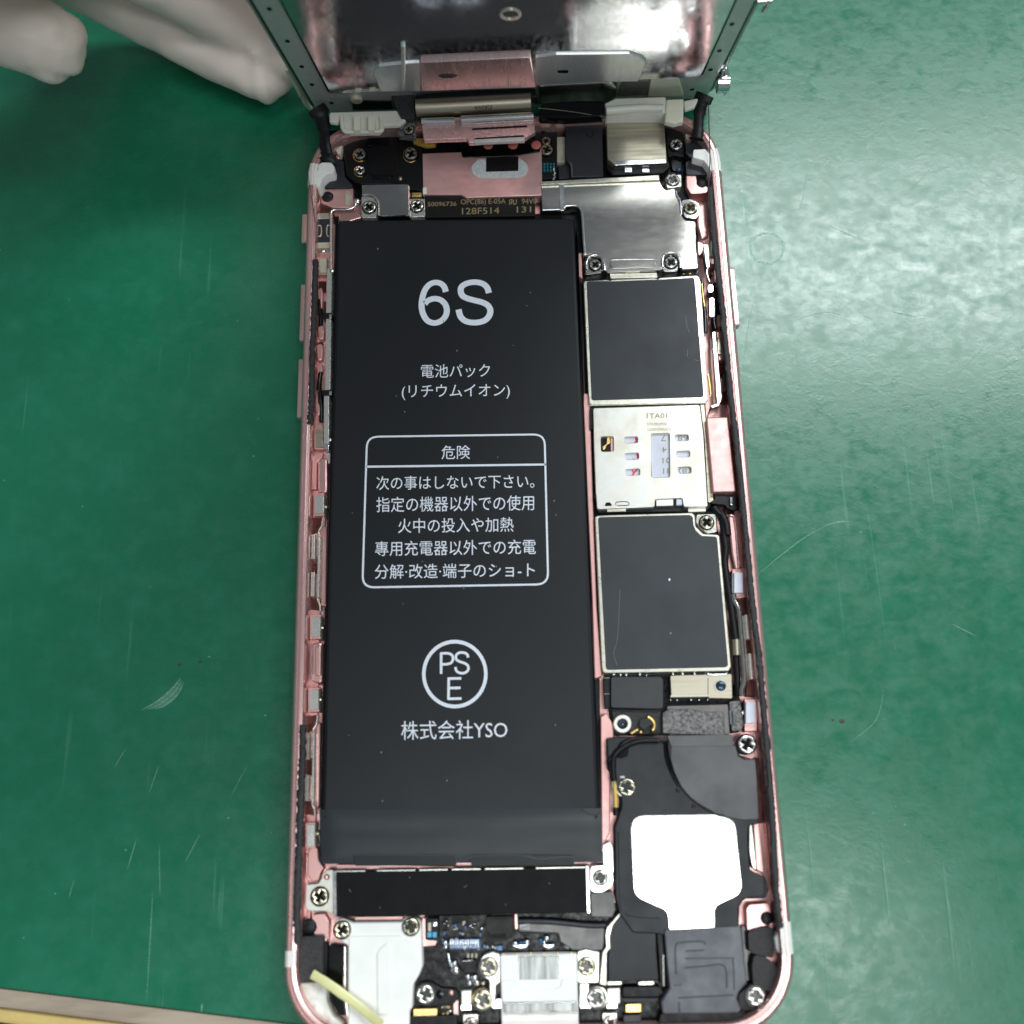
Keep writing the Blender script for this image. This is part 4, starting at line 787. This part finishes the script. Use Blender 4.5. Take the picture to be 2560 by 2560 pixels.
rod(e5, [(828,864),(1424,854)], 4.95, steel, pt, 'strip_edge', 0.1); rod(e5, [(840,942),(940,936),(1020,942),(1130,934),(1230,940),(1300,930),(1435,932)], 4.95, nickel, pt, 'strip_edge', 0.1)
for k in range(6): dome(e5, 830+k*110, 468-k*2, 4.4, 10, gold, pt, 'solder_dot', 0.6)
pl('port_bracket', e5, [(640,560,1.2),(660,480,1.2),(740,450),(805,470),(808,700),(772,715),(768,900),(722,900),(720,680),(680,655)], 4.3, 1.8, nickel, phone, 0.5, 0.12); screw(e5, 715,570, 4.35, 68, phone, 'w')
pl('port_bracket', e5, [(1430,445),(1490,430),(1560,445),(1605,450),(1600,700),(1450,705),(1430,690)], 4.3, 1.8, nickel, phone, 0.3, 0.1); screw(e5, 1502,565, 4.35, 66, phone, 'w')
pl('port_foot', e5, [(1452,712),(1515,706),(1520,800),(1540,905),(1450,905)], 4.2, 1.8, steel, phone, 0.1); screw(e5, 1578,822, 4.3, 72, phone, 's')
pl('port_ring', e5, circ(1585,818,92,24), 4.1, 2, tinned, phone, 0, 0.12)
pl('port_foot', e5, [(745,880),(780,830),(812,830),(820,905),(745,905)], 4.3, 1.8, steel, phone, 0.1)
pl('port_ring', e5, circ(665,832,90,24), 4.1, 2, gold, phone, 0, 0.12); screw(e5, 668,835, 4.2, 74, phone, 'w')
pl('flex_lug', e5, [(120,760,2),(160,690,2),(240,690),(330,740),(450,750,1),(480,800),(440,870,1),(330,880),(200,900,1.5),(130,860,1.5)], 3.4, 2.0, blk, phone, 0.6, 0.1); screw(e5, 205,790, 3.7, 72, phone, 's'); dome(e5, 325,790, 3.4, 36, blk_gloss, phone, 'round_hole', 0.15); dome(e5, 412,778, 3.4, 22, rose, phone, 'pink_peg', 0.6)
box('gold_contact', e5, 108,908,298,965,3.6,2.2, gold, phone, 0.1); box('gold_contact', e5, 1818,872,1940,935,4.0,2.2, gold, phone, 0.1)
box('steel_clip', e5, 495,762,575,870,3.9,2.2, worn, phone); box('steel_clip', e5, 490,875,575,920,4.1,2.2, steel, phone); box('steel_clip', e5, 510,955,628,1050,4.0,2.2, nickel, phone)
screw(e5, 570,1035, 4.1, 52, phone, 's')
box('steel_clip', e5, 1670,745,1770,865,4.0,2.2, worn, phone); box('steel_clip', e5, 1665,872,1750,905,4.2,2.2, steel, phone); box('steel_clip', e5, 1632,945,1745,1050,4.0,2.2, nickel, phone); screw(e5, 1690,1020, 4.1, 50, phone, 's')
box('copper_strip', e5, 430,840,470,960,3.0,2.2, rose, phone)
box('lower_block', e5, 70,965,460,1060,3.6,2.2, blk, phone, 0.15); box('lower_block', e5, 640,905,800,1060,3.2,2.2, pcb, phone, 0.15); box('lower_block', e5, 1450,910,1620,1060,3.2,2.2, pcb, phone, 0.15); box('lower_block', e5, 1800,960,1940,1060,4.2,2.2, flex_grey, phone, 0.15)
for i in range(10): dome(e5, rnd.uniform(340,420), rnd.uniform(890,960), 2.7, rnd.uniform(6,12), (gold,solder)[i%2], dk, 'solder_blob')
# black film pad right of the port with its steel edge
pd = pl('film_pad', e3, [(400,230),(440,240),(500,285),(660,290),(700,320),(705,550),(725,800),(700,812),(285,820),(282,600),(300,520),(290,420),(320,330)], 4.7, 1.8, batt, phone, 0.2, 0.08, label='flat black film covered pad between port and speaker chamber')
pl('pad_edge', e3, [(398,215),(385,250),(330,320),(300,420),(305,530),(272,570),(270,860),(205,850),(232,560),(262,525),(255,420),(270,345),(320,290),(375,225)], 4.9, 1.8, tinned, pd, 0.3, 0.12)
for a,b in ((275,400),(550,685)): box('pad_foot', e3, a,822,b,852,4.5,2, tinned, pd)
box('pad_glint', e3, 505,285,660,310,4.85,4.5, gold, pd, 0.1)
pl('black_ledge', e3, [(405,870),(740,865),(780,930),(720,960),(410,962)], 4.2, 1.8, blk, phone, 0.3, 0.15); pl('black_ledge', e3, [(400,965),(740,965),(700,1010),(420,1005)], 3.8, 1.8, grey_plastic, phone, 0.2)
pl('module_strap', e3, [(705,330),(750,325),(770,560),(780,600),(770,860),(745,850),(725,560)], 4.8, 2, blk, phone, 0.2); rod(e3, [(765,590),(770,860)], 4.9, tinned, phone, 'steel_edge', 0.12)

# ---------------------------------------------------------------- top end
pl('top_wall', ID, [(800,330),(900,315),(1700,300),(1760,330),(1770,440),(1700,460),(900,500),(800,480)], 2.4, 1.45, pcb, phone, 0.8)
cm = pl('camera_bracket', c2, [(640,1060,0.5),(700,1000,0.8),(760,985),(980,985),(1040,990),(1200,1010),(1220,1130),(1222,1400),(1110,1380),(1020,1350),(770,1345),(720,1330),(655,1280,0.5)], 3.6, 1.5, blk, phone, 0.4, 0.15, label='black plastic bracket with three small screws at the top left')
pl('bracket_pad', c2, [(815,1140),(1020,1130),(1020,1290),(960,1268),(830,1268)], 3.85, 3.5, flexm, cm, 0.2); pl('bracket_step', c2, [(820,1010),(975,1000),(985,1050),(800,1070)], 3.9, 3.5, blk_gloss, cm, 0.2)
pl('bracket_slot', c2, [(840,1265),(1010,1262),(1005,1300),(860,1305)], 3.8, 3.5, blk_gloss, cm, 0.2)
for x,y,r in ((762,1132,50),(762,1250,42),(1135,1130,56)): pl('screw_collar', c2, circ(x-4,y+2,r,22), 3.75, 3.3, gold, cm, 0, 0.08); screw(c2, x, y, 3.95, r*0.86, cm, 's')
dome(c2, 1055,1308, 3.5, 18, tan_metal, cm, 'rivet'); screw(c2, 1118,952, 7.7, 36, phone, 'w')
pl('flex_riser', c2, [(975,930),(1040,920),(1045,1340),(990,1330)], 3.8, 1.6, flexm, phone, 0.1)
pl('black_flex', c2, [(450,1180),(590,1160),(640,1180),(648,1290),(720,1370),(480,1375),(470,1310)], 3.9, 1.6, flex_grey, phone, 0.4)
pl('pink_plate', c4, [(240,655),(550,650),(555,850),(350,845),(240,800)], 3.4, 1.4, rose_matte, phone, 0.2, 0.12); dome(c4, 305,742, 3.4, 58, blk, phone, 'rubber_dot', 0.3); box('beige_tab', c4, 475,685,530,820,3.7,3.2, beige_chip, phone)
pl('pink_plate', c4, [(410,900),(600,880),(640,940),(560,965),(450,1000),(415,960)], 3.0, 1.4, rose, phone, 0.3, 0.12)
dome(c4, 590,785, 3.2, 34, steel, phone, 'bead', 0.6)
pl('white_clip', c4, [(120,490),(210,490),(215,430,0.4),(250,408,0.5),(340,408,0.6),(372,450,0.4),(368,505),(300,520,0.5),(255,560,0.6),(232,645),(165,640),(160,620),(120,615)], 6.15, 2.0, whitep, phone, 0.25, 0.12)
pl('white_clip', c3, [(1255,950),(1330,945),(1370,990),(1395,1060),(1380,1110),(1350,1060),(1320,1020),(1250,1000)], 6.0, 2.0, whitep, phone, 0.3, 0.12)
pl('ivory_filler', c4, [(345,165,0.4),(400,105),(475,115),(455,220),(432,320),(400,330),(370,250)], 4.0, 1.6, ivory, phone, 0.3, 0.15)
pl('ivory_filler', c3, [(1190,760),(1250,770),(1258,850),(1235,890),(1208,880)], 4.0, 1.6, ivory, phone, 0.3, 0.15)
dome(c4, 405,362, 3.8, 24, rose, phone, 'pink_peg', 0.6)
# grey metal cover
gc = pl('switch_cover', c4, [(632,625),(1080,618),(1100,640),(1100,935),(1060,925),(830,930),(800,925),(790,790),(750,735),(640,720)], 4.5, 2.8, shieldm, phone, 0.25, 0.1, label='small dull steel cover plate above the battery\'s left corner')
rod(c4, [(640,722),(720,722),(775,750),(798,810),(800,925)], 4.5, steel, gc, 'rolled_edge', 0.16); rod(c4, [(1088,640),(1092,930)], 4.6, steel, gc, 'rolled_edge', 0.14)
pl('cover_lug', c4, [(632,735),(740,745),(785,800),(785,910),(770,945),(632,945)], 3.8, 2.4, nickel, gc, 0.3); screw(c4, 708,845, 3.9, 64, gc, 's')
pl('cover_lug', c4, [(1100,760),(1245,760),(1248,930),(1105,940)], 3.9, 2.4, nickel, gc, 0.3); screw(c4, 1170,835, 4.0, 62, gc, 's'); box('gold_contact', c4, 1120,700,1212,738,3.8,3.0, gold, phone)
rod(c4, [(830,938),(1060,925)], 4.4, blk_gloss, gc, 'dark_seam', 0.14)
# pink copper flex plate and printed flex below it
fx = pl('printed_flex', c4, [(1245,720),(1610,715),(1640,750),(2310,745),(2310,925),(1250,940)], 3.9, 2.0, flexm, phone, 0.1, 0.05, label='black flex cable printed with tan part numbers above the battery')
text('printed_text', '50096736', c4, 1272,790,1550,832, 3.93, ink_tan, fx, -0.02)
text('printed_text', 'OPC(86) E-05A', ID, 1152,497,1264,514, 3.93, ink_tan, fx, -0.02); text('printed_text', 'ЯU', ID, 1272,498,1292,512, 3.93, ink_tan, fx, -0.02, bold=0.02); text('printed_text', '94V0', ID, 1304,496,1342,510, 3.93, ink_tan, fx, -0.02)
text('printed_text', '128F514', ID, 1155,519,1248,535, 3.93, ink_tan, fx, -0.02); text('printed_text', '131', ID, 1292,516,1328,531, 3.93, ink_tan, fx, -0.02)
rp = pl('pink_flex_plate', ID, [(1056,384),(1354,372),(1356,488),(1166,494),(1152,486),(1058,486)], 4.3, 2.2, M('scratched_rose', (0.80,0.50,0.48), 0.65, 0.38, 600,0.12,0.1,bump=0.006,bscale=1400,stretch=(0.6,1.4,1)), phone, 0.2, 0.08, label='scratched pink metal plate on the flex with a pale rounded label')
pl('pale_pad', ID, [(1178,415,2.5),(1196,398),(1300,396),(1322,412,2.5),(1318,436,2.5),(1296,444),(1200,445),(1180,434,2.5)], 4.36, 4.2, M('pale_grey_pad',(0.62,0.66,0.68),0,0.45,2600,0.2,0.05), rp, 0.8, 0.02)
box('black_label', ID, 1215,392,1296,428,4.42,4.3, flexm, rp, 0.05,0.02)
pl('torn_tape', c2, [(1490,1060),(1560,1055),(1932,1040),(2080,1060),(2080,1110),(1900,1140),(1680,1150),(1510,1150)], 4.45, 3.6, blk_gloss, phone, 0.3, 0.06)
for x in (1700,1880,2050): dome(c2, x, 1062, 4.4, 38, M('coral_dot',(0.55,0.16,0.13),0,0.4) if x==1700 else bpy.data.materials['coral_dot'], phone, 'coral_dot', 0.3)
pl('gold_flex', c2, [(1145,1015),(1215,1010),(1320,1030),(1310,1060),(1240,1065),(1150,1035)], 4.6, 3.8, kapton, phone, 0.3); rod(c2, [(1036,920),(1040,1000)], 4.6, kapton, phone, 'gold_edge', 0.14)
box('white_corner', c4, 1225,650,1262,715,4.35,3.6, whitep, phone, 0.1)
# column of screws and parts right of the pink plate
pl('black_column', c3, [(240,740),(440,735),(440,800),(390,830),(385,1130),(290,1140),(262,1000),(245,900)], 3.6, 1.6, blk, phone, 0.2)
for x,y,r in ((298,800,36),(318,900,30),(322,955,40)): screw(c3, x,y, 3.9, r, phone, 'w')
screw(c3, 410,780, 3.9, 36, phone, 's'); screw(c5, 1463,450, 4.1, 42, phone, 's')
for i in range(14): box('circuit_component', c3, 282+(i%5)*20, 1035+(i//5)*20, 294+(i%5)*20, 1047+(i//5)*20, 3.95,3.5, M('teal_part',(0.02,0.20,0.26),0.2,0.3) if i==0 else bpy.data.materials['teal_part'], phone, 0.02, 0.02)
for i in range(7): dome(c3, 372+rnd.uniform(-6,6), 1060+i*13, 3.8, 7, (beige_chip,solder)[i%2], phone, 'solder_blob')
box('tan_tab', c3, 388,870,440,1030,3.9,2.4, beige_chip, phone); pl('grey_block', c3, [(395,1050),(470,1040),(475,1130),(400,1135)], 3.9,2.4, flex_grey, phone, 0.1)
cf = pl('camera_flex', c3, [(442,735),(672,740),(682,1120),(478,1125),(470,1050),(445,1015)], 5.0, 2.4, flex_grey, phone, 0.15, 0.08, label='dark grey flat flex strip left of the rear camera')
rod(c3, [(470,1030),(482,1060),(482,1122)], 5.05, ink_grey, cf, 'flex_edge', 0.05); rod(c3, [(575,850),(590,870),(612,862),(620,840)], 5.05, blk_gloss, cf, 'flex_mark', 0.06)
cam_b = pl('camera_module', c3, [(700,785),(740,760),(1020,745),(1070,790,0.6),(1085,1010),(1080,1030),(745,1040),(708,1010)], 5.6, 1.8, tan_metal, phone, 0.3, 0.12, label='brushed metal rear camera module')
pl('bright_lip', c3, [(755,1022),(1080,1014),(1082,1034),(752,1050)], 5.7, 4.5, steel, cam_b, 0.05, 0.04)
pl('camera_foot', c3, [(700,1010),(1090,1000),(1105,1060),(1060,1100),(740,1112),(705,1070)], 4.4, 1.8, blk, cam_b, 0.4); 
for a,b in ((818,865),(930,975)): box('solder_pad', c3, a,1070,b,1092,4.6,4.2, solder, cam_b)
pl('bracket_side', c3, [(1075,785),(1185,770),(1195,1000),(1130,985),(1095,1000)], 3.9, 1.8, blk, phone, 0.3); pl('black_flap', c3, [(1205,1030),(1250,1010),(1330,1020),(1345,1110),(1210,1110)], 4.3, 1.8, flex_grey, phone, 0.3)
pl('black_flap', c3, [(1205,910),(1330,890),(1355,950),(1260,960),(1240,1010),(1205,970)], 4.2, 1.8, flex_grey, phone, 0.3); dome(c3, 1222,918, 3.6, 22, rose, phone, 'pink_peg', 0.6)
pl('dark_gap', c3, [(1110,1000),(1180,990),(1180,1090),(1120,1080)], 3.2, 1.6, blk_gloss, phone, 0.2); dome(c3, 1160,1080, 4.0, 16, blue_chip, phone, 'blue_bead', 0.8)

# ---------------------------------------------------------------- lifted display: a thing of its own, hinged over the top end
dis = thing('display_assembly', DO, 'lifted screen of the phone seen from its mirror-like back plate side', 'phone screen')
L_ = 136.0
V, Fc = plate_data(fillet([(-33.4,0),(33.4,0),(33.4,L_),(-33.4,L_)], 3.0), 0.0, -2.2, 0.25)
mk('front_glass', V, Fc, glassm, dis, T=DT)
V, Fc = plate_data(fillet([(-33.95,-0.3),(33.95,-0.3),(33.95,L_+0.3),(-33.95,L_+0.3)], 3.2), -0.5, -2.6, 0.2)
mk('bezel_frame', V, Fc, M('grey_bezel',(0.50,0.49,0.45),0.2,0.4), dis, T=DT)
V, Fc = plate_data(fillet([(-32.6,0.4),(32.6,0.4),(32.6,L_-0.6),(-32.6,L_-0.6)], 2.4), 0.55, -0.2, 0.12)
mb = mk('metal_border', V, Fc, chrome, dis, T=DT)
def pts_d(C, *pp): return list(pp)
Lb = dat(*c2((562,682)), 0.9); Rb = dat(*c3((1285,486)), 0.9); Lt = dat(*c2((235,0)), 0.9); Rt = dat(*c3((1480,0)), 0.9)
kl = (Lt[0]-Lb[0])/(Lt[1]-Lb[1]); kr = (Rt[0]-Rb[0])/(Rt[1]-Rb[1])
xl = Lb[0]-0.4; xr = Rb[0]+0.4
V, Fc = plate_data(fillet([(xl,Lb[1]),(xr,Rb[1]),(xr,L_-8),(xl,L_-8)], 1.2), 1.0, 0.3, 0.15)
mp_ = mk('mirror_plate', V, Fc, mirror, dis, T=DT)
V, Fc = plate_data(fillet([(xl-0.3,Lb[1]-0.3),(xr+0.3,Rb[1]-0.3),(xr+0.3,L_-7.7),(xl-0.3,L_-7.7)], 1.3), 0.85, 0.3, 0.05)
mk('plate_gasket', V, Fc, blk_gloss, dis, T=DT)
for sx in (-1, 1):
    for u in (5.0, 13.5, 21.0, 30.5, 41, 52, 63):
        q = [(sx*(31.0 if u > 6 else 29.5)+0.34*math.cos(a), u+0.5*math.sin(a)) for a in [k*math.pi/6 for k in range(12)]]
        V, Fc = plate_data(q, 0.62, 0.4, 0); mk('rivet_hole', V, Fc, blk_gloss, mb, T=DT)
dpl('raised_shield', c2, [(865,520),(900,490),(1060,472),(1205,462),(1207,672),(905,672)], 1.5, 0.6, satin, mp_, 0.4, 0.2)
dpl('shield_rib', c2, [(1060,350),(1095,345),(1095,672),(1070,672)], 1.75, 1.0, satin, mp_, 0.3, 0.3)
dpl('raised_shield', c3, [(250,370),(380,350),(850,345),(930,370),(955,400),(905,520),(730,522),(250,545)], 1.5, 0.6, satin, mp_, 0.5, 0.2, label='silver raised shield with a slot on the right of the plate')
dpl('shield_slot', c3, [(388,450),(455,447),(462,458),(455,465),(392,464)], 1.56, 1.3, blk_gloss, mp_, 0.3, 0.01)
dpl('flex_cover_plate', c2, [(1207,460),(1932,425),(2010,422),(2050,640),(1560,655),(1207,668)], 1.9, 0.6, steer_reflection(M('pink_reflection_cover',(0.85,0.62,0.61),0.9,0.24,600,0.08,0.06,bump=0.004,bscale=1500,stretch=(3,0.3,0.3))), mp_, 0.15, 0.12)  # pink mirrored from the housing is put into the base colour
dpl('shield_slot', c2, [(1330,555),(1365,543),(1440,543),(1480,555),(1440,570),(1365,572)], 1.96, 1.8, blk_gloss, mp_, 0.2, 0.01)
dpl('round_mark', c2, circ(1862,110,80,24,44), 1.2, 0.95, tinned, mp_, 0, 0.03, holes=[circ(1862,110,62,24,30)])
dpl('border_window', c2, [(700,742),(990,740),(1000,800),(710,808)], 0.75, 0.4, blk_gloss, dis, 0.3); dpl('border_window', c3, [(800,520),(975,515),(950,605),(770,612)], 0.75, 0.4, greytape, dis, 0.2)
dpl('ivory_patch', c3, [(985,505),(1160,500),(1190,612),(965,615)], 0.9, 0.4, ivory, dis, 0.2)
pr = dat(*c2((735,735)), 0.9); q = [(pr[0]+1.0*math.cos(k*math.pi/8), pr[1]+1.3*math.sin(k*math.pi/8)) for k in range(16)]
V, Fc = plate_data(q, 1.1, 0.4, 0.2); mk('round_pad', V, Fc, beige_chip, dis, T=DT)
# black speaker flex right of the cover plate
dpl('earpiece_flex', c3, [(270,548),(740,525),(770,560),(765,620),(690,680),(480,690),(275,665)], 1.6, 0.3, shieldm, dis, 0.8, 0.3)
pl('earpiece_pad', c3, [(290,655),(470,640),(690,640),(686,735),(440,750),(270,745)], 8.2, 6.6, blk_gloss, dis, 0.5, 0.2)
# folded connector flex hanging down to the board
pl('folded_flex', c2, [(1160,690),(1560,655),(2040,640),(2060,710),(1190,760)], 9.6, 8.2, blk, dis, 0.3, 0.25)
V, Fc = sweep([at(*c2((1172,790)), 9.0), at(*c2((2010,745)), 9.0)], 1.35, 16); mk('flex_roll', V, Fc, tan_metal, dis, 60)
text('printed_text', 'V5K5VA', ID, 1187,264,1232,276, 10.4, blk, dis, -0.05, True)
pl('connector_plate', c2, [(1205,870),(1932,835),(2030,830),(2045,965),(1960,1015),(1560,1045),(1540,1015),(1330,1022),(1228,1028)], 8.4, 7.6, M('pink_reflection_clamp',(0.82,0.58,0.56),0.8,0.26,600,0.05,0.05,bump=0.002,bscale=2000), dis, 0.15, 0.12, label='metal clamp plate with a painted pink reflection and long slots over the display connectors')  # the housing's pink reflection is painted into the clamp's base colour
V, Fc = sweep([at(*c2((1212,893)), 8.7), at(*c2((1455,885)), 8.7)], 0.62, 12); mk('bright_lip', V, Fc, steel, dis, 60)
V, Fc = sweep([at(*c2((1502,880)), 8.7), at(*c2((2030,852)), 8.7)], 0.72, 12); mk('bright_lip', V, Fc, steel, dis, 60)
for y,a,b in ((938,1580,1985),(1010,1600,1960)): pl('clamp_slot', c2, [(a,y),(b,y-22),(b,y-10),(a,y+12)], 8.48, 8.3, blk_gloss, dis, 0.1, 0.02)
pl('clamp_foot', c2, [(1590,1020),(1965,1000),(1965,1030),(1600,1045)], 8.7, 8.1, chrome, dis, 0.1)
pl('torn_film', c2, [(985,680),(1155,680),(1165,830),(1150,870),(1060,860),(1030,800)], 8.6, 7.0, foam, dis, 0.3); pl('solder_mass', c2, [(1040,830),(1160,840),(1165,925),(1170,1000),(1040,990)], 7.6, 6.4, bpy.data.materials['teal_part'] if False else flake, dis, 0.3)
# white frame pieces at the foot of the screen
pl('white_frame', c2, [(535,818),(1045,805),(1100,880),(1050,915),(925,920),(925,950),(900,972),(700,975),(640,960),(615,850),(600,900),(535,890)], 8.2, 7.5, clearp, dis, 0.4, 0.25)
for x in (715,820): box('frame_tooth', c2, x,850,x+48,950,9.3,8.0, ivory, dis, 0.1)
rod(c2, [(625,850),(640,950),(700,966),(900,962),(920,930),(915,860)], 8.3, ivory, dis, 'frame_lip', 0.35)
pl('white_frame', c3, [(690,655),(760,622),(1080,612),(1090,722),(1020,712),(700,715)], 8.3, 4.4, clearp, dis, 0.4, 0.25); rod(c3, [(700,705),(900,690),(1060,690)], 8.3, clearp, dis, 'frame_lip', 0.7)
pl('white_frame', c3, [(1082,630),(1195,625),(1190,770),(1130,785),(1072,770)], 8.6, 7.6, ivory, dis, 0.3, 0.25); pl('white_frame', c3, [(1195,640),(1290,620),(1262,680),(1200,700)], 8.2, 7.6, clearp, dis, 0.3, 0.2)
# stretched black gasket strips between screen corners and rim
def strap(name, C, pts, mat, par): 
    P = [at(*C(p[:2]), p[2]) for p in pts]; return mk(name, *sweep(spline(P, 6), [p[3] for p in pts for _ in range(6)][:len(spline(P,6))], 8, 0.35), mat, par, 60)
strap('stretched_gasket', c2, [(440,790,7.5,1.6),(478,850,7,1.1),(500,960,6.4,0.85),(505,1060,6.2,0.95),(520,1150,6.1,1.5),(520,1190,5.5,2.0)], blk, dis)
strap('stretched_gasket', c3, [(1330,600,8,1.5),(1305,660,7.3,1.0),(1290,740,6.8,0.8),(1285,830,6.3,0.95),(1275,885,6.1,1.4)], blk, dis)
mk('edge_cord', *sweep([DT((*dat(*c2(q), -1.2), -1.2)) for q in ((222,500),(290,620),(355,745),(435,835))], 0.4, 8), ivory, dis, 60)
# steel tab and knob on the right edge of the screen
kx = dat(*c3((1440,520)), 0)
kb = wire('edge_clip', c3, [(1395,432,12),(1445,436,12),(1462,440,12),(1462,520,10.5),(1475,560,9.8),(1440,600,9.2)], steel, dis, 0.35)
V, Fc = sweep([at(*c3((1440,530)), 10.0)+Vector((-0.9,0,0)), at(*c3((1440,530)), 10.0)+Vector((0.9,0,0))], 1.5, 18); mk('clip_screw', V, Fc, steel, dis, 50)
for x,y in ((1700,70),(1695,20)): 
    p = at(*c3((x,y)), 36 if y>30 else 38); V, Fc = sweep([p, p+Vector((0.4,-0.2,2.2))], 0.35, 8); mk('edge_clip', V, Fc, steel, dis, 60)
V, Fc = sweep([at(*c3((1660,10)), 41), at(*c3((1750,0)), 41)], 0.45, 8); mk('edge_clip', V, Fc, steel, dis, 60)

# ---------------------------------------------------------------- loose bits
ys = thing('adhesive_strip', at(900,2480,0), 'pale yellow translucent adhesive strip lying across the white module', 'adhesive strip')
P = [at(*e4((310,1295)), 5.6), at(*e4((480,1400)), 6.0), at(*e4((700,1560)), 6.1), at(*e4((850,1680)), 6.4), at(*e4((980,1790)), 7.2)]
V, Fc = sweep(spline(P, 6), 0.60, 10, 0.26, 0.04); mk('strip', V, Fc, yellow_strip, ys, 50)
def loose(name, label, cat, pts, rad, mat):
    P = [at(x, y, z) for x, y, z in pts]; V, Fc = sweep(spline(P, 8), rad, 6)
    o = mk(name, V, Fc, mat, None, 60); o['label'] = label; o['category'] = cat; return o
loose('thread', 'thin dark hair hanging from the screen down the left rim', 'hair', [(752,240,16),(757,300,12),(765,380,8),(772,450,7.2),(783,520,6.6),(788,560,6.2)], 0.05, thread)
loose('thread', 'thin dark wire hanging beside the right gasket strip', 'hair', [(1771,250,8),(1773,330,7.5),(1775,400,7),(1772,450,6.6),(1772,520,6.2)], 0.09, thread)
loose('thread', 'pale fine fibre crossing below the connector plate', 'fibre', [(1345,270,9),(1420,278,8.5),(1510,292,8)], 0.045, ink_grey)

# ---------------------------------------------------------------- gloved hand holding the screen from behind
hv = []; hf = []
def addh(V, Fc): b = len(hv); hv.extend(V); hf.extend(tuple(i+b for i in f) for f in Fc)
def limb(pts, rr, flat=1.0):
    P = [Vector(p) for p in pts]; sp = spline(P, 6); R = []
    for i in range(len(sp)):
        t = i/6; k = min(int(t), len(rr)-2); f = t-k; R.append(rr[k]*(1-f)+rr[k+1]*f)
    e0, e1_ = (sp[1]-sp[0]).normalized(), (sp[-1]-sp[-2]).normalized()
    ex = [sp[-1]+e1_*R[-1]*0.5, sp[-1]+e1_*R[-1]*0.85, sp[-1]+e1_*R[-1]*0.98]; er = [R[-1]*0.86, R[-1]*0.5, R[-1]*0.15]
    addh(*sweep(sp+ex, R+er, 20, flat))
T_ = lambda x, y, z: at(x, y, z)
wrist = T_(-900,-900,70); palm = T_(-250,-430,55)
limb([wrist, T_(-600,-650,64), palm, T_(-60,-330,48)], [26,28,27,17], 0.6)                       # forearm, wrist and palm
limb([T_(-150,-300,45), T_(60,-150,26), T_(250,-60,15), T_(440,50,10), T_(655,168,8.0)], [9.5,7.5,6.6,6.3,5.5])     # index finger beside the screen foot
limb([T_(-120,-420,50), T_(150,-230,36), T_(400,-95,24), T_(600,20,15.5), T_(740,110,11.5)], [10,8,7.3,6.8,6.0])         # middle finger behind the screen
limb([T_(-60,-520,55), T_(250,-420,45), T_(560,-200,34), T_(700,-60,28)], [9,7.4,6.8,6.0])       # ring finger
limb([T_(-60,-640,55), T_(250,-560,50), T_(560,-360,46)], [8,6.4,5.4])                            # little finger
limb([T_(-420,-270,50), T_(-260,-75,36), T_(-90,8,27), T_(118,105,22)], [12,8.5,6.7,6.0], 0.9)  # thumb
me = bpy.data.meshes.new('gloved_hand'); me.from_pydata([tuple(v*0.001) for v in hv], [], hf)
tmp = bpy.data.objects.new('tmp', me); COL.objects.link(tmp)
md = tmp.modifiers.new('r', 'REMESH'); md.mode = 'VOXEL'; md.voxel_size = 0.0009; md.use_smooth_shade = True
sm = tmp.modifiers.new('s', 'SMOOTH'); sm.factor = 0.6; sm.iterations = 5
bpy.context.view_layer.update()
me2 = bpy.data.meshes.new_from_object(tmp.evaluated_get(bpy.context.evaluated_depsgraph_get()))
bpy.data.objects.remove(tmp)
tipA = T_(200,140,22)*0.001; foldB = T_(655,215,9)*0.001
for v in me2.vertices:
    p = v.co; n_ = v.normal.copy()
    w1 = noise.noise(Vector((p.x*90, p.y*160, p.z*90)))*0.00045 + noise.noise(Vector((p.x*260+4, p.y*330, p.z*260)))*0.00022
    dA = (p-tipA).length; cr = 0.0
    if dA < 0.012: cr = (abs(noise.noise(Vector((p.x*240, p.y*200+7, p.z*230))))-0.2)*0.0022*(1-dA/0.012)
    dB = (p-foldB).length
    if dB < 0.007: cr += 0.0007*math.exp(-(((p.x-foldB.x)*0.96-(p.y-foldB.y)*0.2)/0.0009)**2)
    v.co = p + n_*(w1+cr)
me2.name = 'gloved_hand'; me2.materials.clear(); me2.materials.append(glove)
for p in me2.polygons: p.use_smooth = True
hand = bpy.data.objects.new('gloved_hand', me2); COL.objects.link(hand)
hand['label'] = 'cream latex gloved hand reaching in from the top left behind the raised screen'; hand['category'] = 'gloved hand'
